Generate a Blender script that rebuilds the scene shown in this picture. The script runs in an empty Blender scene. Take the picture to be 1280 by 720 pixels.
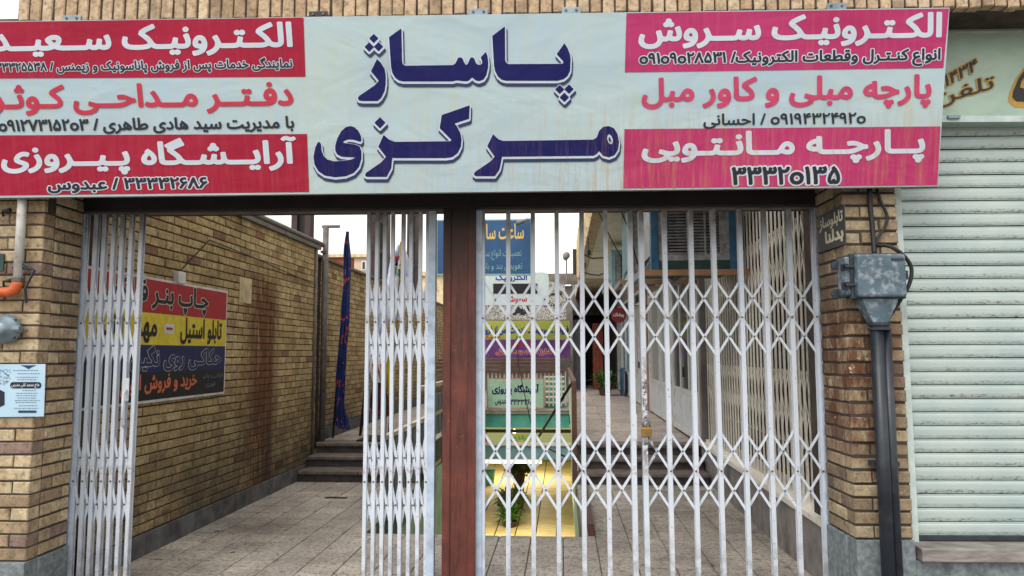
import bpy, math, random, re
import numpy as np
from mathutils import Matrix, Vector
R = math.radians
rnd = random.Random(7)
S = bpy.context.scene
COL = S.collection

# ------------------------------------------------------------------ camera
CH, CD = 1.55, 4.73                      # camera height, distance to the gate plane (Y = 0)
cam_d = bpy.data.cameras.new("camera")
cam_d.lens = 36 * 900 / 1280; cam_d.sensor_width = 36; cam_d.clip_start = .05; cam_d.clip_end = 800
cam = bpy.data.objects.new("camera", cam_d); COL.objects.link(cam)
CAM_M = (Matrix.Translation((0, -CD, CH)) @ Matrix.Rotation(R(1.6), 4, 'Z') @
         Matrix.Rotation(R(95.14), 4, 'X') @ Matrix.Rotation(R(-.17), 4, 'Z'))
cam.matrix_world = CAM_M
S.camera = cam

# ------------------------------------------------------------------ light
W = bpy.data.worlds.new("World"); S.world = W; W.use_nodes = True
wn = W.node_tree; wn.nodes.clear()
sky = wn.nodes.new('ShaderNodeTexSky'); sky.sky_type = 'NISHITA'; sky.sun_disc = False
sky.sun_elevation = R(52); sky.sun_rotation = R(205); sky.dust_density = 6; sky.air_density = 1.4; sky.ozone_density = .6
hs = wn.nodes.new('ShaderNodeHueSaturation'); hs.inputs['Saturation'].default_value = .38
bg = wn.nodes.new('ShaderNodeBackground'); bg.inputs[1].default_value = .12
wo = wn.nodes.new('ShaderNodeOutputWorld')
wn.links.new(sky.outputs[0], hs.inputs['Color']); ov_ = wn.nodes.new('ShaderNodeMix'); ov_.data_type = 'RGBA'; ov_.inputs[0].default_value = .6
ov_.inputs[7].default_value = (9.0, 8.5, 7.7, 1)          # even overcast veil
wn.links.new(hs.outputs[0], ov_.inputs[6]); wn.links.new(ov_.outputs[2], bg.inputs[0]); wn.links.new(bg.outputs[0], wo.inputs[0])
sun_d = bpy.data.lights.new("sun", 'SUN'); sun_d.energy = .5; sun_d.angle = R(25); sun_d.color = (1, .96, .9)
sun = bpy.data.objects.new("sun", sun_d); COL.objects.link(sun)
sun.rotation_euler = (R(38), 0, R(-25))   # from above, behind the camera's left shoulder
S.view_settings.view_transform = 'Standard'; S.view_settings.look = 'None'
S.view_settings.exposure = 0.85; S.view_settings.gamma = 1

# ------------------------------------------------------------------ frames and pixel rays (photo pixels, 1280 wide)
PM = Matrix.Translation((0, -CD, 0)) @ Matrix.Rotation(R(-2.4), 4, 'Z')   # the passage: x = u, y = v (depth from where I stand)
ID = Matrix.Identity(4)
def ray(x, y):
    d = CAM_M.to_3x3() @ Vector(((x - 640) / 900, (360 - y) / 900, -1))
    return CAM_M.translation.copy(), d
def hit(x, y, M, axis, val):
    """where the ray meets the plane  local[axis] = val  of frame M; returns local coordinates"""
    o, d = ray(x, y); Mi = M.inverted(); o = Mi @ o; d = Mi.to_3x3() @ d
    t = (val - o[axis]) / d[axis]
    return o + d * t
def gx(x, Y=0, y=400): return hit(x, y, ID, 1, Y).x
def gz(y, Y=0, x=640): return hit(x, y, ID, 1, Y).z
def pf(x, y, v): p = hit(x, y, PM, 1, v); return p.x, p.z
def pu(x, y, u): p = hit(x, y, PM, 0, u); return p.y, p.z

# ------------------------------------------------------------------ mesh helpers
class MB:
    def __init__(s): s.v = []; s.f = []
    def add(s, vs, fs):
        n = len(s.v); s.v += [tuple(p) for p in vs]; s.f += [tuple(i + n for i in f) for f in fs]; return s
    def box(s, x0, x1, y0, y1, z0, z1):
        return s.add([(x0,y0,z0),(x1,y0,z0),(x1,y1,z0),(x0,y1,z0),(x0,y0,z1),(x1,y0,z1),(x1,y1,z1),(x0,y1,z1)],
                     [(0,3,2,1),(4,5,6,7),(0,1,5,4),(1,2,6,5),(2,3,7,6),(3,0,4,7)])
    def mbox(s, M, sx, sy, sz):
        a = MB().box(-sx/2, sx/2, -sy/2, sy/2, -sz/2, sz/2)
        return s.add([M @ Vector(p) for p in a.v], a.f)
    def tube(s, pts, r, n=8, cap=True):
        pts = [Vector(p) for p in pts]; rs = r if isinstance(r, (list, tuple)) else [r] * len(pts)
        base = len(s.v); prev = None
        for i, p in enumerate(pts):
            t = (pts[min(i+1, len(pts)-1)] - pts[max(i-1, 0)]).normalized()
            if prev is None:
                a = t.orthogonal().normalized()
            else:
                a = (prev - t * prev.dot(t)).normalized()
            prev = a; b = t.cross(a)
            for k in range(n):
                q = 2 * math.pi * k / n; s.v.append(tuple(p + (a * math.cos(q) + b * math.sin(q)) * rs[i]))
        for i in range(len(pts) - 1):
            for k in range(n):
                k2 = (k + 1) % n
                s.f.append((base+i*n+k, base+i*n+k2, base+(i+1)*n+k2, base+(i+1)*n+k))
        if cap:
            s.f.append(tuple(base + k for k in reversed(range(n))))
            s.f.append(tuple(base + (len(pts)-1)*n + k for k in range(n)))
        return s
    def extrude(s, prof, axis_from, axis_to, ax=0):
        """closed 2-D profile swept along axis ax between two values"""
        n = len(prof); vs = []
        for t in (axis_from, axis_to):
            for a, b in prof:
                vs.append((t, a, b) if ax == 0 else (a, t, b) if ax == 1 else (a, b, t))
        fs = [(k, (k+1) % n, n + (k+1) % n, n + k) for k in range(n)]
        fs += [tuple(reversed(range(n))), tuple(range(n, 2*n))]
        return s.add(vs, fs)
    def lathe(s, prof, M=ID, n=20):
        base = len(s.v)
        for r, z in prof:
            for k in range(n):
                q = 2 * math.pi * k / n; s.v.append(tuple(M @ Vector((r*math.cos(q), r*math.sin(q), z))))
        for i in range(len(prof) - 1):
            for k in range(n):
                k2 = (k+1) % n; s.f.append((base+i*n+k, base+i*n+k2, base+(i+1)*n+k2, base+(i+1)*n+k))
        s.f.append(tuple(base + k for k in reversed(range(n)))); s.f.append(tuple(base+(len(prof)-1)*n+k for k in range(n)))
        return s
    def mesh(s, name, mat, off=(0,0,0), smooth=False):
        me = bpy.data.meshes.new(name); o = Vector(off)
        me.from_pydata([tuple(Vector(p) - o) for p in s.v], [], s.f); me.update()
        if mat: me.materials.append(mat)
        if smooth: me.polygons.foreach_set('use_smooth', [True] * len(me.polygons))
        return me

ORG = {}
def tag(o, label=None, cat=None, group=None, kind=None):
    for k, v in (('label', label), ('category', cat), ('group', group), ('kind', kind)):
        if v: o[k] = v
    return o
def thing(name, label, cat, org=(0,0,0), M=ID, group=None, kind=None):
    o = bpy.data.objects.new(name, None); COL.objects.link(o); o.empty_display_size = .1
    o.matrix_world = M @ Matrix.Translation(org); ORG[o.name] = Vector(org)
    return tag(o, label, cat, group, kind)
def part(name, mb, mat, parent=None, M=ID, org=None, smooth=False, bevel=0, label=None, kind=None):
    """mb in frame coordinates; a child keeps its thing's frame; a top-level one takes frame M and origin org"""
    off = ORG[parent.name] if parent is not None else Vector(org or (0,0,0))
    me = mb.mesh(name, mat, off, smooth)
    o = bpy.data.objects.new(name, me); COL.objects.link(o)
    if parent is not None: o.parent = parent
    else: o.matrix_world = M @ Matrix.Translation(off)
    ORG[o.name] = off
    if bevel:
        b = o.modifiers.new('bevel', 'BEVEL'); b.width = bevel; b.segments = 2; b.limit_method = 'ANGLE'
    if label: o['label'] = label
    if kind: o['kind'] = kind
    return o
def inst(name, me, parent, loc, rot=(0,0,0), scale=(1,1,1), M=None):
    o = bpy.data.objects.new(name, me); COL.objects.link(o); o.parent = parent
    if M is not None: o.matrix_local = M
    else: o.location = Vector(loc) - ORG[parent.name]; o.rotation_euler = rot; o.scale = scale
    ORG[o.name] = Vector(loc)
    return o
def struct(name, mb, mat, M=ID, org=(0,0,0), label=None, **k):
    o = part(name, mb, mat, None, M, org, **k); o['kind'] = 'structure'
    if label: o['label'] = label
    return o

# ------------------------------------------------------------------ materials
def lin(c):
    return tuple(((x/255)/12.92 if x/255 <= .04045 else ((x/255+.055)/1.055)**2.4) for x in c) + (1,)
class NT:
    def __init__(s, name):
        s.m = bpy.data.materials.new(name); s.m.use_nodes = True; s.t = s.m.node_tree; s.t.nodes.clear()
        s.out = s.n('ShaderNodeOutputMaterial'); s.b = s.n('ShaderNodeBsdfPrincipled'); s.l(s.b.outputs[0], s.out.inputs[0])
        s.geo = s.n('ShaderNodeNewGeometry'); s.pos = s.geo.outputs['Position']
    def n(s, t, **k):
        x = s.t.nodes.new(t)
        for a, b in k.items(): setattr(x, a, b)
        return x
    def l(s, a, b): s.t.links.new(a, b)
    def val(s, sock, v):
        if hasattr(v, 'links') or isinstance(v, bpy.types.NodeSocket): s.l(v, sock)
        else: sock.default_value = v
    def noise(s, scale=5, detail=4, rough=.55, vec=None, stretch=None, dist=0):
        x = s.n('ShaderNodeTexNoise'); x.inputs['Scale'].default_value = scale; x.inputs['Detail'].default_value = detail
        x.inputs['Roughness'].default_value = rough; x.inputs['Distortion'].default_value = dist
        v = vec or s.pos
        if stretch:
            mp = s.n('ShaderNodeMapping'); mp.inputs['Scale'].default_value = stretch; s.l(v, mp.inputs['Vector']); v = mp.outputs[0]
        s.l(v, x.inputs['Vector']); return x.outputs['Fac']
    def ramp(s, f, a, b, lo=0, hi=1):
        m = s.n('ShaderNodeMapRange'); m.clamp = True
        s.val(m.inputs[0], f); m.inputs[1].default_value = a; m.inputs[2].default_value = b; m.inputs[3].default_value = lo; m.inputs[4].default_value = hi
        return m.outputs[0]
    def math(s, op, a, b=0, c=0):
        m = s.n('ShaderNodeMath', operation=op); s.val(m.inputs[0], a); s.val(m.inputs[1], b); s.val(m.inputs[2], c); return m.outputs[0]
    def mix(s, f, a, b, mode='MIX'):
        m = s.n('ShaderNodeMix', data_type='RGBA', blend_type=mode); s.val(m.inputs[0], f)
        for i, v in ((6, a), (7, b)):
            s.val(m.inputs[i], lin(v) if isinstance(v, tuple) and len(v) == 3 else v)
        return m.outputs[2]
    def sep(s, v=None):
        x = s.n('ShaderNodeSeparateXYZ'); s.l(v or s.pos, x.inputs[0]); return x.outputs
    def bump(s, h, strength=.3, dist=.01):
        b = s.n('ShaderNodeBump'); b.inputs['Strength'].default_value = strength; b.inputs['Distance'].default_value = dist
        s.l(h, b.inputs['Height']); s.l(b.outputs[0], s.b.inputs['Normal'])
    def done(s, col, rough=.8, metal=0):
        s.val(s.b.inputs['Base Color'], lin(col) if isinstance(col, tuple) and len(col) == 3 else col)
        s.val(s.b.inputs['Roughness'], rough); s.b.inputs['Metallic'].default_value = metal
        return s.m
def simple(name, c1, c2=None, scale=8, rough=.7, bump=.15, metal=0, dirt=None, damt=.5, dscale=3, stretch=None, dist=.004):
    t = NT(name); f = t.ramp(t.noise(scale, 5, stretch=stretch), .35, .65)
    col = t.mix(f, c1, c2 or tuple(int(x*.85) for x in c1))
    if dirt:
        d = t.ramp(t.noise(dscale, 6, .65, stretch=stretch), .5, .72, 0, damt); col = t.mix(d, col, dirt)
    if bump: t.bump(t.noise(scale*5, 4), bump, dist)
    return t.done(col, rough, metal)
def emit(name, c, k):
    m = bpy.data.materials.new(name); m.use_nodes = True; t = m.node_tree; t.nodes.clear()
    e = t.nodes.new('ShaderNodeEmission'); e.inputs[0].default_value = lin(c); e.inputs[1].default_value = k
    o = t.nodes.new('ShaderNodeOutputMaterial'); t.links.new(e.outputs[0], o.inputs[0]); return m

def brick_mat(name, ramp_cols, rust=None, soot=.35, sat=.84):
    t = NT(name)
    oi = t.n('ShaderNodeObjectInfo')
    r = t.math('FRACT', t.math('ADD', t.math('MULTIPLY', oi.outputs['Random'], 7.31), t.geo.outputs['Random Per Island']))
    cr = t.n('ShaderNodeValToRGB'); t.l(r, cr.inputs[0]); e = cr.color_ramp.elements
    cr.color_ramp.interpolation = 'CONSTANT'
    while len(e) < len(ramp_cols): e.new(.5)
    for i, (p, c) in enumerate(ramp_cols): e[i].position = p; e[i].color = lin(c)
    fine = t.noise(60, 5, .7)
    col = t.mix(t.ramp(t.noise(16, 5, .65), .35, .7, 0, .6), cr.outputs[0], (112, 88, 58))
    col = t.mix(t.ramp(t.noise(34, 5, .7), .5, .66, 0, .55), col, (64, 52, 40))
    col = t.mix(t.ramp(fine, .58, .7, 0, .5), col, (214, 196, 156))
    col = t.mix(t.ramp(t.noise(1.3, 5, .6), .5, .75, 0, soot), col, (52, 44, 38))
    hsv = t.n('ShaderNodeHueSaturation'); hsv.inputs['Saturation'].default_value = sat; t.l(col, hsv.inputs['Color']); col = hsv.outputs[0]
    col = t.mix(t.ramp(t.noise(4.5, 6, .7, stretch=(1,1,.5)), .52, .66, 0, .45), col, (78, 70, 62))
    if rust: col = rust(t, col)
    t.bump(t.math('ADD', fine, t.noise(20, 3)), .6, .006)
    return t.done(col, .9)
def band(t, c, mid, half, soft):
    d = t.math('ABSOLUTE', t.math('SUBTRACT', c, mid)); return t.ramp(d, half, half + soft, 1, 0)
def rust_pillar(t, col):
    x, y, z = t.sep()
    m = t.math('MULTIPLY', band(t, z, 1.42, .3, .3), t.ramp(x, 2.0, 2.22, 1, 0))
    m = t.math('MULTIPLY', m, t.ramp(t.noise(9, 5, .7, stretch=(1.5,1.5,.5)), .38, .56))
    m = t.math('MULTIPLY', m, t.ramp(x, 0, .5))
    col = t.mix(t.math('MULTIPLY', m, .85), col, (84, 36, 14))
    g = t.math('MULTIPLY', t.ramp(t.noise(30, 3), .66, .7), m)
    return t.mix(g, col, (190, 180, 165))
def rust_wall(t, col):
    x, y, z = t.sep()
    a = band(t, y, 3.0, .12, .45)
    n = t.ramp(t.noise(5, 5, .7, stretch=(1, 2.5, .25)), .3, .5)
    m = t.math('MULTIPLY', a, n); m = t.math('MULTIPLY', m, t.ramp(z, 2.55, 2.3))
    m = t.math('MAXIMUM', m, t.math('MULTIPLY', t.math('MULTIPLY', band(t, y, 3.25, .05, .12), t.ramp(z, 2.5, 2.1)), t.ramp(t.noise(8, 4, .7, stretch=(1,2,.2)), .25, .45)))
    col = t.mix(t.math('MULTIPLY', m, .9), col, (98, 50, 20))
    low = t.math('MULTIPLY', t.ramp(z, 1.35, .25), t.ramp(t.noise(1.8, 6, .75), .28, .5))
    return t.mix(t.math('MULTIPLY', low, .75), col, (40, 37, 34))
M = {}
Y5 = [(0,(180,158,112)),(.2,(162,138,96)),(.4,(148,126,88)),(.56,(186,166,122)),(.7,(134,110,78)),(.84,(168,146,104)),(.93,(104,84,70))]
YW = [(0,(214,190,136)),(.2,(202,176,122)),(.4,(190,164,114)),(.56,(218,196,144)),(.72,(178,150,104)),(.86,(206,180,126)),(.975,(150,104,84))]
M['brick_l'] = brick_mat('yellow brick left', [(0,(198,178,138)),(.25,(184,158,116)),(.5,(172,148,112)),(.7,(206,186,146)),(.85,(156,132,100)),(.95,(140,116,108))], soot=.3)
M['brick_r'] = brick_mat('yellow brick right', Y5, rust_pillar, .6, .74)
M['brick_w'] = brick_mat('wall brick', YW, rust_wall, .22, .94)
M['brick_t'] = brick_mat('overhang brick', [(0,(206,176,138)),(.3,(194,164,126)),(.6,(212,186,150)),(.85,(184,152,114))], soot=.15)
M['mortar'] = simple('mortar', (78,70,62), (54,48,44), 12, .95, .4)
M['mortar_w'] = simple('wall mortar', (70,58,46), (44,38,32), 9, .95, .4)
M['base_stone'] = simple('grey base stone', (128,138,142), (92,102,108), 30, .75, .2, dirt=(60,58,56), damt=.7, dscale=4)
def gate_paint():
    t = NT('white gate paint'); x, y, z = t.sep()
    col = t.mix(t.ramp(t.noise(6, 4), .3, .7), (206,214,226), (194,206,222))
    chips = t.ramp(t.noise(38, 6, .8), .61, .65, 0, .8); col = t.mix(chips, col, (104,66,44))
    piv = t.math('MAXIMUM', band(t, z, 1.775, .01, .03), band(t, z, .795, .01, .03))
    col = t.mix(t.math('MULTIPLY', piv, t.ramp(t.noise(50, 4, .7), .45, .6, 0, .55)), col, (120,84,62))
    col = t.mix(t.math('MULTIPLY', t.ramp(z, .5, .05), t.ramp(t.noise(14, 5, .7), .4, .6, 0, .7)), col, (112,100,92))
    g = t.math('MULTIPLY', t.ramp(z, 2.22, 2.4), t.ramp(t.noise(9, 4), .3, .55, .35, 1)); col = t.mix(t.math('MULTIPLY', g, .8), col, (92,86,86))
    mid = t.math('MULTIPLY', band(t, x, 0.75, .035, .02), t.math('MULTIPLY', band(t, z, 1.15, .2, .25), t.ramp(t.noise(30, 5, .8), .44, .54)))
    col = t.mix(mid, col, (84,72,66))
    t.bump(t.noise(60, 4), .2, .003); return t.done(col, .45)
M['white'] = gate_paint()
M['white_frame'] = simple('white frame paint', (184,202,222), (166,186,210), 20, .45, .2, dirt=(90,70,60), damt=.4, dscale=12)
M['cream'] = simple('cream gate paint', (250,248,240), (238,234,224), 18, .5, .2, dirt=(100,80,62), damt=.25, dscale=16)
def brown_mat():
    t = NT('red brown steel paint'); x, y, z = t.sep()
    col = t.mix(t.ramp(t.noise(7, 5), .35, .65), (104,52,42), (84,40,34))
    col = t.mix(t.ramp(t.noise(6, 6, .75, stretch=(3,3,.35)), .48, .62, 0, .8), col, (58,26,20))
    col = t.mix(t.ramp(t.noise(40, 6, .8), .62, .66, 0, .7), col, (150,96,70))
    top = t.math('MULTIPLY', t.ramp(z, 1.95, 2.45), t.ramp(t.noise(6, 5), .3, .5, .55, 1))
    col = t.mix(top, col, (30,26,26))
    t.bump(t.noise(30, 4), .25, .004); return t.done(col, .6)
M['brown'] = brown_mat()
M['brown_dark'] = simple('dark brown steel', (60,42,42), (44,32,34), 8, .6, .2)
M['beam'] = simple('blackened lintel steel', (34,28,30), (22,20,24), 6, .7, .2)
M['teal_dark'] = simple('dark teal steel', (38,74,70), (26,52,52), 6, .6, .1)
def terrazzo(name, a, b, dark, dirtc=(60,56,54), damt=.6):
    t = NT(name)
    vo = t.n('ShaderNodeTexVoronoi'); vo.inputs['Scale'].default_value = 55; t.l(t.pos, vo.inputs['Vector'])
    oi = t.n('ShaderNodeObjectInfo')
    col = t.mix(t.ramp(t.noise(2.5, 5), .3, .7), a, b)
    col = t.mix(t.math('MULTIPLY', oi.outputs['Random'], .25), col, dark)
    chips = t.ramp(t.noise(30, 6, .85), .52, .57)
    col = t.mix(t.math('MULTIPLY', chips, .85), col, dark)
    col = t.mix(t.ramp(t.noise(48, 3, .7, dist=1), .6, .64, 0, .7), col, (232, 226, 220))
    spots = t.ramp(t.noise(9, 8, .85), .56, .61, 0, .7)
    col = t.mix(spots, col, (52, 46, 44))
    col = t.mix(t.ramp(t.noise(.9, 8, .75), .42, .64, 0, damt), col, dirtc)
    t.bump(t.noise(80, 3), .15, .002)
    return t.done(col, t.ramp(t.noise(6), .3, .7, .45, .75))
M['floor'] = terrazzo('terrazzo floor', (206,198,188), (188,180,170), (88,80,76))
M['floor_up'] = terrazzo('upper terrazzo floor', (204,192,184), (190,178,170), (112,100,94), damt=.4)
M['joint'] = simple('floor joint', (104,98,94), (84,80,76), 8, .9, .1)
M['step'] = simple('worn step stone', (122,112,106), (92,86,82), 10, .8, .2, dirt=(48,44,44), damt=.7, dscale=3)
M['riser'] = simple('dark riser stone', (84,78,76), (60,56,56), 8, .85, .2)
M['plinth'] = simple('grey plinth slab', (150,146,144), (118,116,116), 7, .7, .15, dirt=(60,58,60), damt=.7, dscale=2.5)
M['skirt'] = simple('skirting slab', (104,104,106), (74,76,80), 6, .75, .2, dirt=(44,42,42), damt=.6)
def shutter_mat():
    t = NT('pale green shutter slat'); tc = t.n('ShaderNodeTexCoord'); x, y, z = t.sep(tc.outputs['Object'])
    oi = t.n('ShaderNodeObjectInfo')
    v = t.n('ShaderNodeCombineXYZ'); px, py, pz = t.sep(); t.l(px, v.inputs[0]); t.l(t.math('MULTIPLY', oi.outputs['Random'], 50), v.inputs[1]); t.l(pz, v.inputs[2])
    col = t.mix(t.ramp(t.noise(3, 4), .35, .65), (178,192,190), (164,182,184))
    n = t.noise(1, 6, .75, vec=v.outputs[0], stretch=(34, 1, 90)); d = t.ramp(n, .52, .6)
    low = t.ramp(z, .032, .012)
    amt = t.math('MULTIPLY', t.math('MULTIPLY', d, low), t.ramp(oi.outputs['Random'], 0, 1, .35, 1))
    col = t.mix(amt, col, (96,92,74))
    col = t.mix(t.ramp(t.noise(2, 5, .6, vec=v.outputs[0], stretch=(4,1,20)), .6, .8, 0, .3), col, (120,124,104))
    return t.done(col, .42, .1)
M['shutter'] = shutter_mat()
M['shutter_frame'] = simple('pale shutter frame', (196,212,210), (172,190,192), 9, .5, .1, dirt=(90,88,76), damt=.4, dscale=5)
M['panel_green'] = simple('pale green sign sheet', (164,188,174), (148,174,164), 3, .4, .05, dirt=(110,118,100), damt=.4, dscale=2, stretch=(1,1,2))
M['ledge'] = simple('stone ledge', (150,146,144), (112,108,106), 8, .7, .2, dirt=(84,72,68), damt=.8, dscale=5, stretch=(.6,1,3))
M['box'] = simple('cast grey box', (96,116,130), (64,84,98), 7, .6, .4, metal=.2, dirt=(176,188,196), damt=.8, dscale=18)
M['box_dark'] = simple('dark grey metal', (58,68,78), (44,50,58), 9, .55, .2, metal=.4)
M['pipe_black'] = simple('black blue pipe', (34,44,56), (24,30,40), 6, .4, .1, dirt=(70,74,78), damt=.4, dscale=9)
M['cable'] = simple('black cable', (26,26,28), (18,18,20), 9, .6, 0)
M['pipe_white'] = simple('white gas pipe', (206,208,206), (182,184,184), 9, .5, .1, dirt=(130,90,60), damt=.6, dscale=14)
M['orange'] = simple('orange pipe primer', (214,112,58), (186,86,44), 9, .55, .1, dirt=(90,50,36), damt=.4, dscale=14)
M['gas_grey'] = simple('grey regulator', (134,152,164), (104,122,134), 9, .45, .1, metal=.4)
M['rail_brown'] = simple('brown railing paint', (108,72,62), (88,56,50), 9, .55, .1)
M['rail_grey'] = simple('grey railing sheet', (136,138,146), (116,118,128), 9, .6, .1)
M['pipe_grey'] = simple('grey downpipe', (112,106,104), (88,84,82), 9, .6, .1)
M['coping'] = simple('grey coping', (128,122,116), (98,94,90), 6, .8, .2)
M['mint'] = simple('mint paint', (196,222,200), (170,204,180), 4, .6, .1, dirt=(120,130,110), damt=.4)
M['teal'] = simple('teal fascia paint', (92,178,162), (76,160,148), 4, .6, .1, dirt=(40,80,80), damt=.5, dscale=5)
M['nosing'] = simple('cream nosing', (222,212,196), (200,188,172), 6, .6, .1)
M['bluegrey'] = simple('blue grey beam paint', (132,164,172), (116,148,160), 5, .6, .1)
def base_tiles():
    t = NT('basement floor tile'); b = t.n('ShaderNodeObjectInfo')
    col = t.mix(b.outputs['Random'], (232,212,156), (206,184,130)); col = t.mix(t.ramp(t.noise(5), .4, .7, 0, .4), col, (176,150,104))
    return t.done(col, .5)
M['tile_y'] = base_tiles()
M['tile_joint'] = simple('tile joint', (84,68,42), (66,52,34), 5, .8, 0)
M['cream_wall'] = simple('cream wall', (224,212,170), (208,196,150), 4, .8, .1)
M['leaf'] = simple('leaf', (92,136,58), (54,92,40), 12, .55, 0)
M['leaf_d'] = simple('dark leaf', (76,102,50), (92,88,50), 12, .6, 0)
M['pot'] = simple('dark pot', (70,50,44), (50,38,36), 8, .6, .1)
M['tube_on'] = emit('lit tube', (255,255,150), 3)
M['lamp_on'] = emit('lit lamp', (255,252,200), 4)
M['lit_sign'] = emit('lit shop window', (198,200,130), .34)
M['soffit'] = simple('pale green soffit', (248,250,234), (240,244,224), 3, .8, .05, dirt=(120,120,100), damt=.35, dscale=4)
M['fascia'] = simple('cream fascia', (216,202,168), (190,174,140), 5, .8, .2, dirt=(110,96,80), damt=.6, dscale=3)
M['wall_grey'] = simple('grey render wall', (140,136,132), (110,106,104), 3, .85, .2)
M['alu'] = simple('white door frame', (222,224,224), (198,202,204), 6, .4, .05, dirt=(130,120,112), damt=.3, dscale=6)
M['door_panel'] = simple('white door panel', (214,220,226), (196,204,212), 4, .5, .05, dirt=(120,110,104), damt=.3)
M['salmon'] = simple('salmon frame', (196,160,142), (170,136,120), 5, .7, .1)
def glass_mat(name, a, b, stripes=True):
    t = NT(name); px, py, pz = t.sep()
    w = t.math('SINE', t.math('MULTIPLY', py, 70)); f = t.ramp(w, -1, 1)
    return t.done(t.mix(t.math('MULTIPLY', f, .8 if stripes else 0), a, b), .12)
M['glass'] = glass_mat('glass over pleated curtain', (214,216,214), (150,156,158))
M['glass_blue'] = glass_mat('pale blue glass', (168,198,212), (132,164,182))
M['glass_dark'] = glass_mat('dark shop glass', (44,52,58), (30,36,40), False)
M['dark'] = simple('dark interior', (30,27,28), (20,18,20), 3, .8, .1)
M['brick_red'] = simple('red brick pier', (150,76,52), (120,58,42), 10, .85, .3)
M['cooler'] = simple('blue cooler sheet', (52,112,150), (36,84,122), 5, .5, .1, dirt=(120,130,136), damt=.5, dscale=12)
M['cooler_pale'] = simple('pale cooler sheet', (160,196,208), (130,170,188), 8, .5, .1, dirt=(80,90,96), damt=.4, dscale=9)
M['louvre'] = simple('dusty louvre', (172,172,174), (120,122,126), 16, .6, .2, dirt=(170,170,170), damt=.7, dscale=9)
M['louvre_back'] = simple('wet pad', (84,84,86), (52,52,56), 10, .9, .2)
M['plank'] = simple('wood plank', (176,138,104), (142,106,78), 6, .8, .2)
M['brass'] = simple('brass', (176,140,70), (130,98,50), 9, .35, .1, metal=.8)
M['steel'] = simple('steel shackle', (150,150,156), (110,110,118), 9, .3, .1, metal=.9)
M['rivet'] = simple('dull rivet', (110,106,104), (86,80,78), 9, .5, 0, metal=.4)
M['lamp_grey'] = simple('grey lamp', (134,136,142), (104,106,112), 9, .5, .1)
M['pavement'] = simple('pavement', (128,124,120), (104,100,98), 5, .9, .2)
M['ground'] = simple('ground', (122,112,98), (100,92,82), 2, .95, .2)
M['beige'] = simple('beige far wall', (206,186,164), (190,170,150), 1, .9, .05)
M['mat'] = simple('black rubber mat', (30,28,30), (22,20,22), 9, .8, .2)
# printed surfaces
def banner_mat(name, a, b, stain, k=1.0):
    t = NT(name); tc = t.n('ShaderNodeTexCoord'); x, y, z = t.sep()
    col = t.mix(t.ramp(t.noise(1.2, 4), .3, .7), a, b)
    n = t.noise(1, 6, .7, stretch=(26, 4, 1.2))
    col = t.mix(t.ramp(n, .5, .7, 0, .35 * k), col, stain)
    n2 = t.noise(1, 6, .8, stretch=(40, 4, 2.5))
    low = t.math('MULTIPLY', t.ramp(n2, .48, .62), t.math('MULTIPLY', t.ramp(z, 3.1, 2.62), t.ramp(x, -.4, .6, .25, 1)))
    col = t.mix(t.math('MULTIPLY', low, .55 * k), col, (176,140,84))
    t.bump(t.math('ADD', t.noise(1.6, 3, .5, stretch=(1,1,2.2), dist=.6), t.math('MULTIPLY', t.noise(5, 3), .25)), .5, .03)
    t.b.inputs['Specular IOR Level'].default_value = .25
    return t.done(col, .6)
M['ban_white'] = banner_mat('banner pale ground', (164,190,210), (178,198,200), (188,190,156))
M['ban_red'] = banner_mat('banner crimson', (162,22,60), (150,18,50), (176,74,98), .5)
M['ban_pink'] = banner_mat('banner faded pink', (180,54,112), (166,42,92), (194,104,130), .65)
def flat(name, c, rough=.5, var=.9):
    return simple(name, c, tuple(int(x*var) for x in c), 20, rough, 0)
M['navy'] = banner_mat('navy letter', (8,14,92), (6,10,80), (24,40,120), .35)
M['ink'] = flat('dark ink', (16,24,46)); M['lwhite'] = banner_mat('white letter', (196,208,222), (186,200,216), (200,206,200), .7)
M['letter_shadow'] = flat('printed letter outline shade', (26,50,92))
M['crimson_ink'] = flat('crimson ink', (190,36,70)); M['pink_ink'] = flat('pink ink', (196,56,104))
M['p_red'] = flat('print red', (176,34,44)); M['p_yellow'] = flat('print yellow', (226,206,62)); M['p_blue'] = flat('print navy', (24,36,92))
M['p_black'] = flat('print black', (24,24,28)); M['p_orange'] = flat('print orange', (208,112,76)); M['p_white'] = flat('print white', (220,222,220))
M['gold'] = flat('gold paint', (178,140,52)); M['black_p'] = flat('black paint', (18,20,26))
M['b_blue'] = simple('blue sign', (28,84,132), (24,72,118), 4, .5, 0); M['b_gold'] = flat('sign gold', (222,190,110)); M['b_pale'] = flat('sign pale', (132,176,176))
M['led_body'] = flat('lightbox body', (206,222,226), .4, .95); M['ink_blue'] = flat('blue ink', (20,40,150)); M['ink_red'] = flat('red ink', (200,24,44))
M['p_lime'] = flat('print lime', (186,196,84)); M['p_purple'] = simple('print purple', (120,72,150), (96,40,110), 3, .5, 0); M['p_mint'] = flat('print mint', (176,214,190))
def newsprint():
    t = NT('black and white speckled print')
    c = t.mix(t.math('GREATER_THAN', t.noise(30, 5, .8), .5), (206,206,200), (96,96,92)); return t.done(c, .6)
M['news'] = newsprint()
M['paper'] = simple('pale blue poster', (176,206,226), (158,194,220), 3, .5, 0); M['paper_line'] = flat('poster small print', (110,134,160))
M['plate'] = simple('old dark sign plate', (62,64,64), (48,50,52), 8, .5, .1); M['plate_letter'] = flat('ivory letter', (206,200,176))
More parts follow.
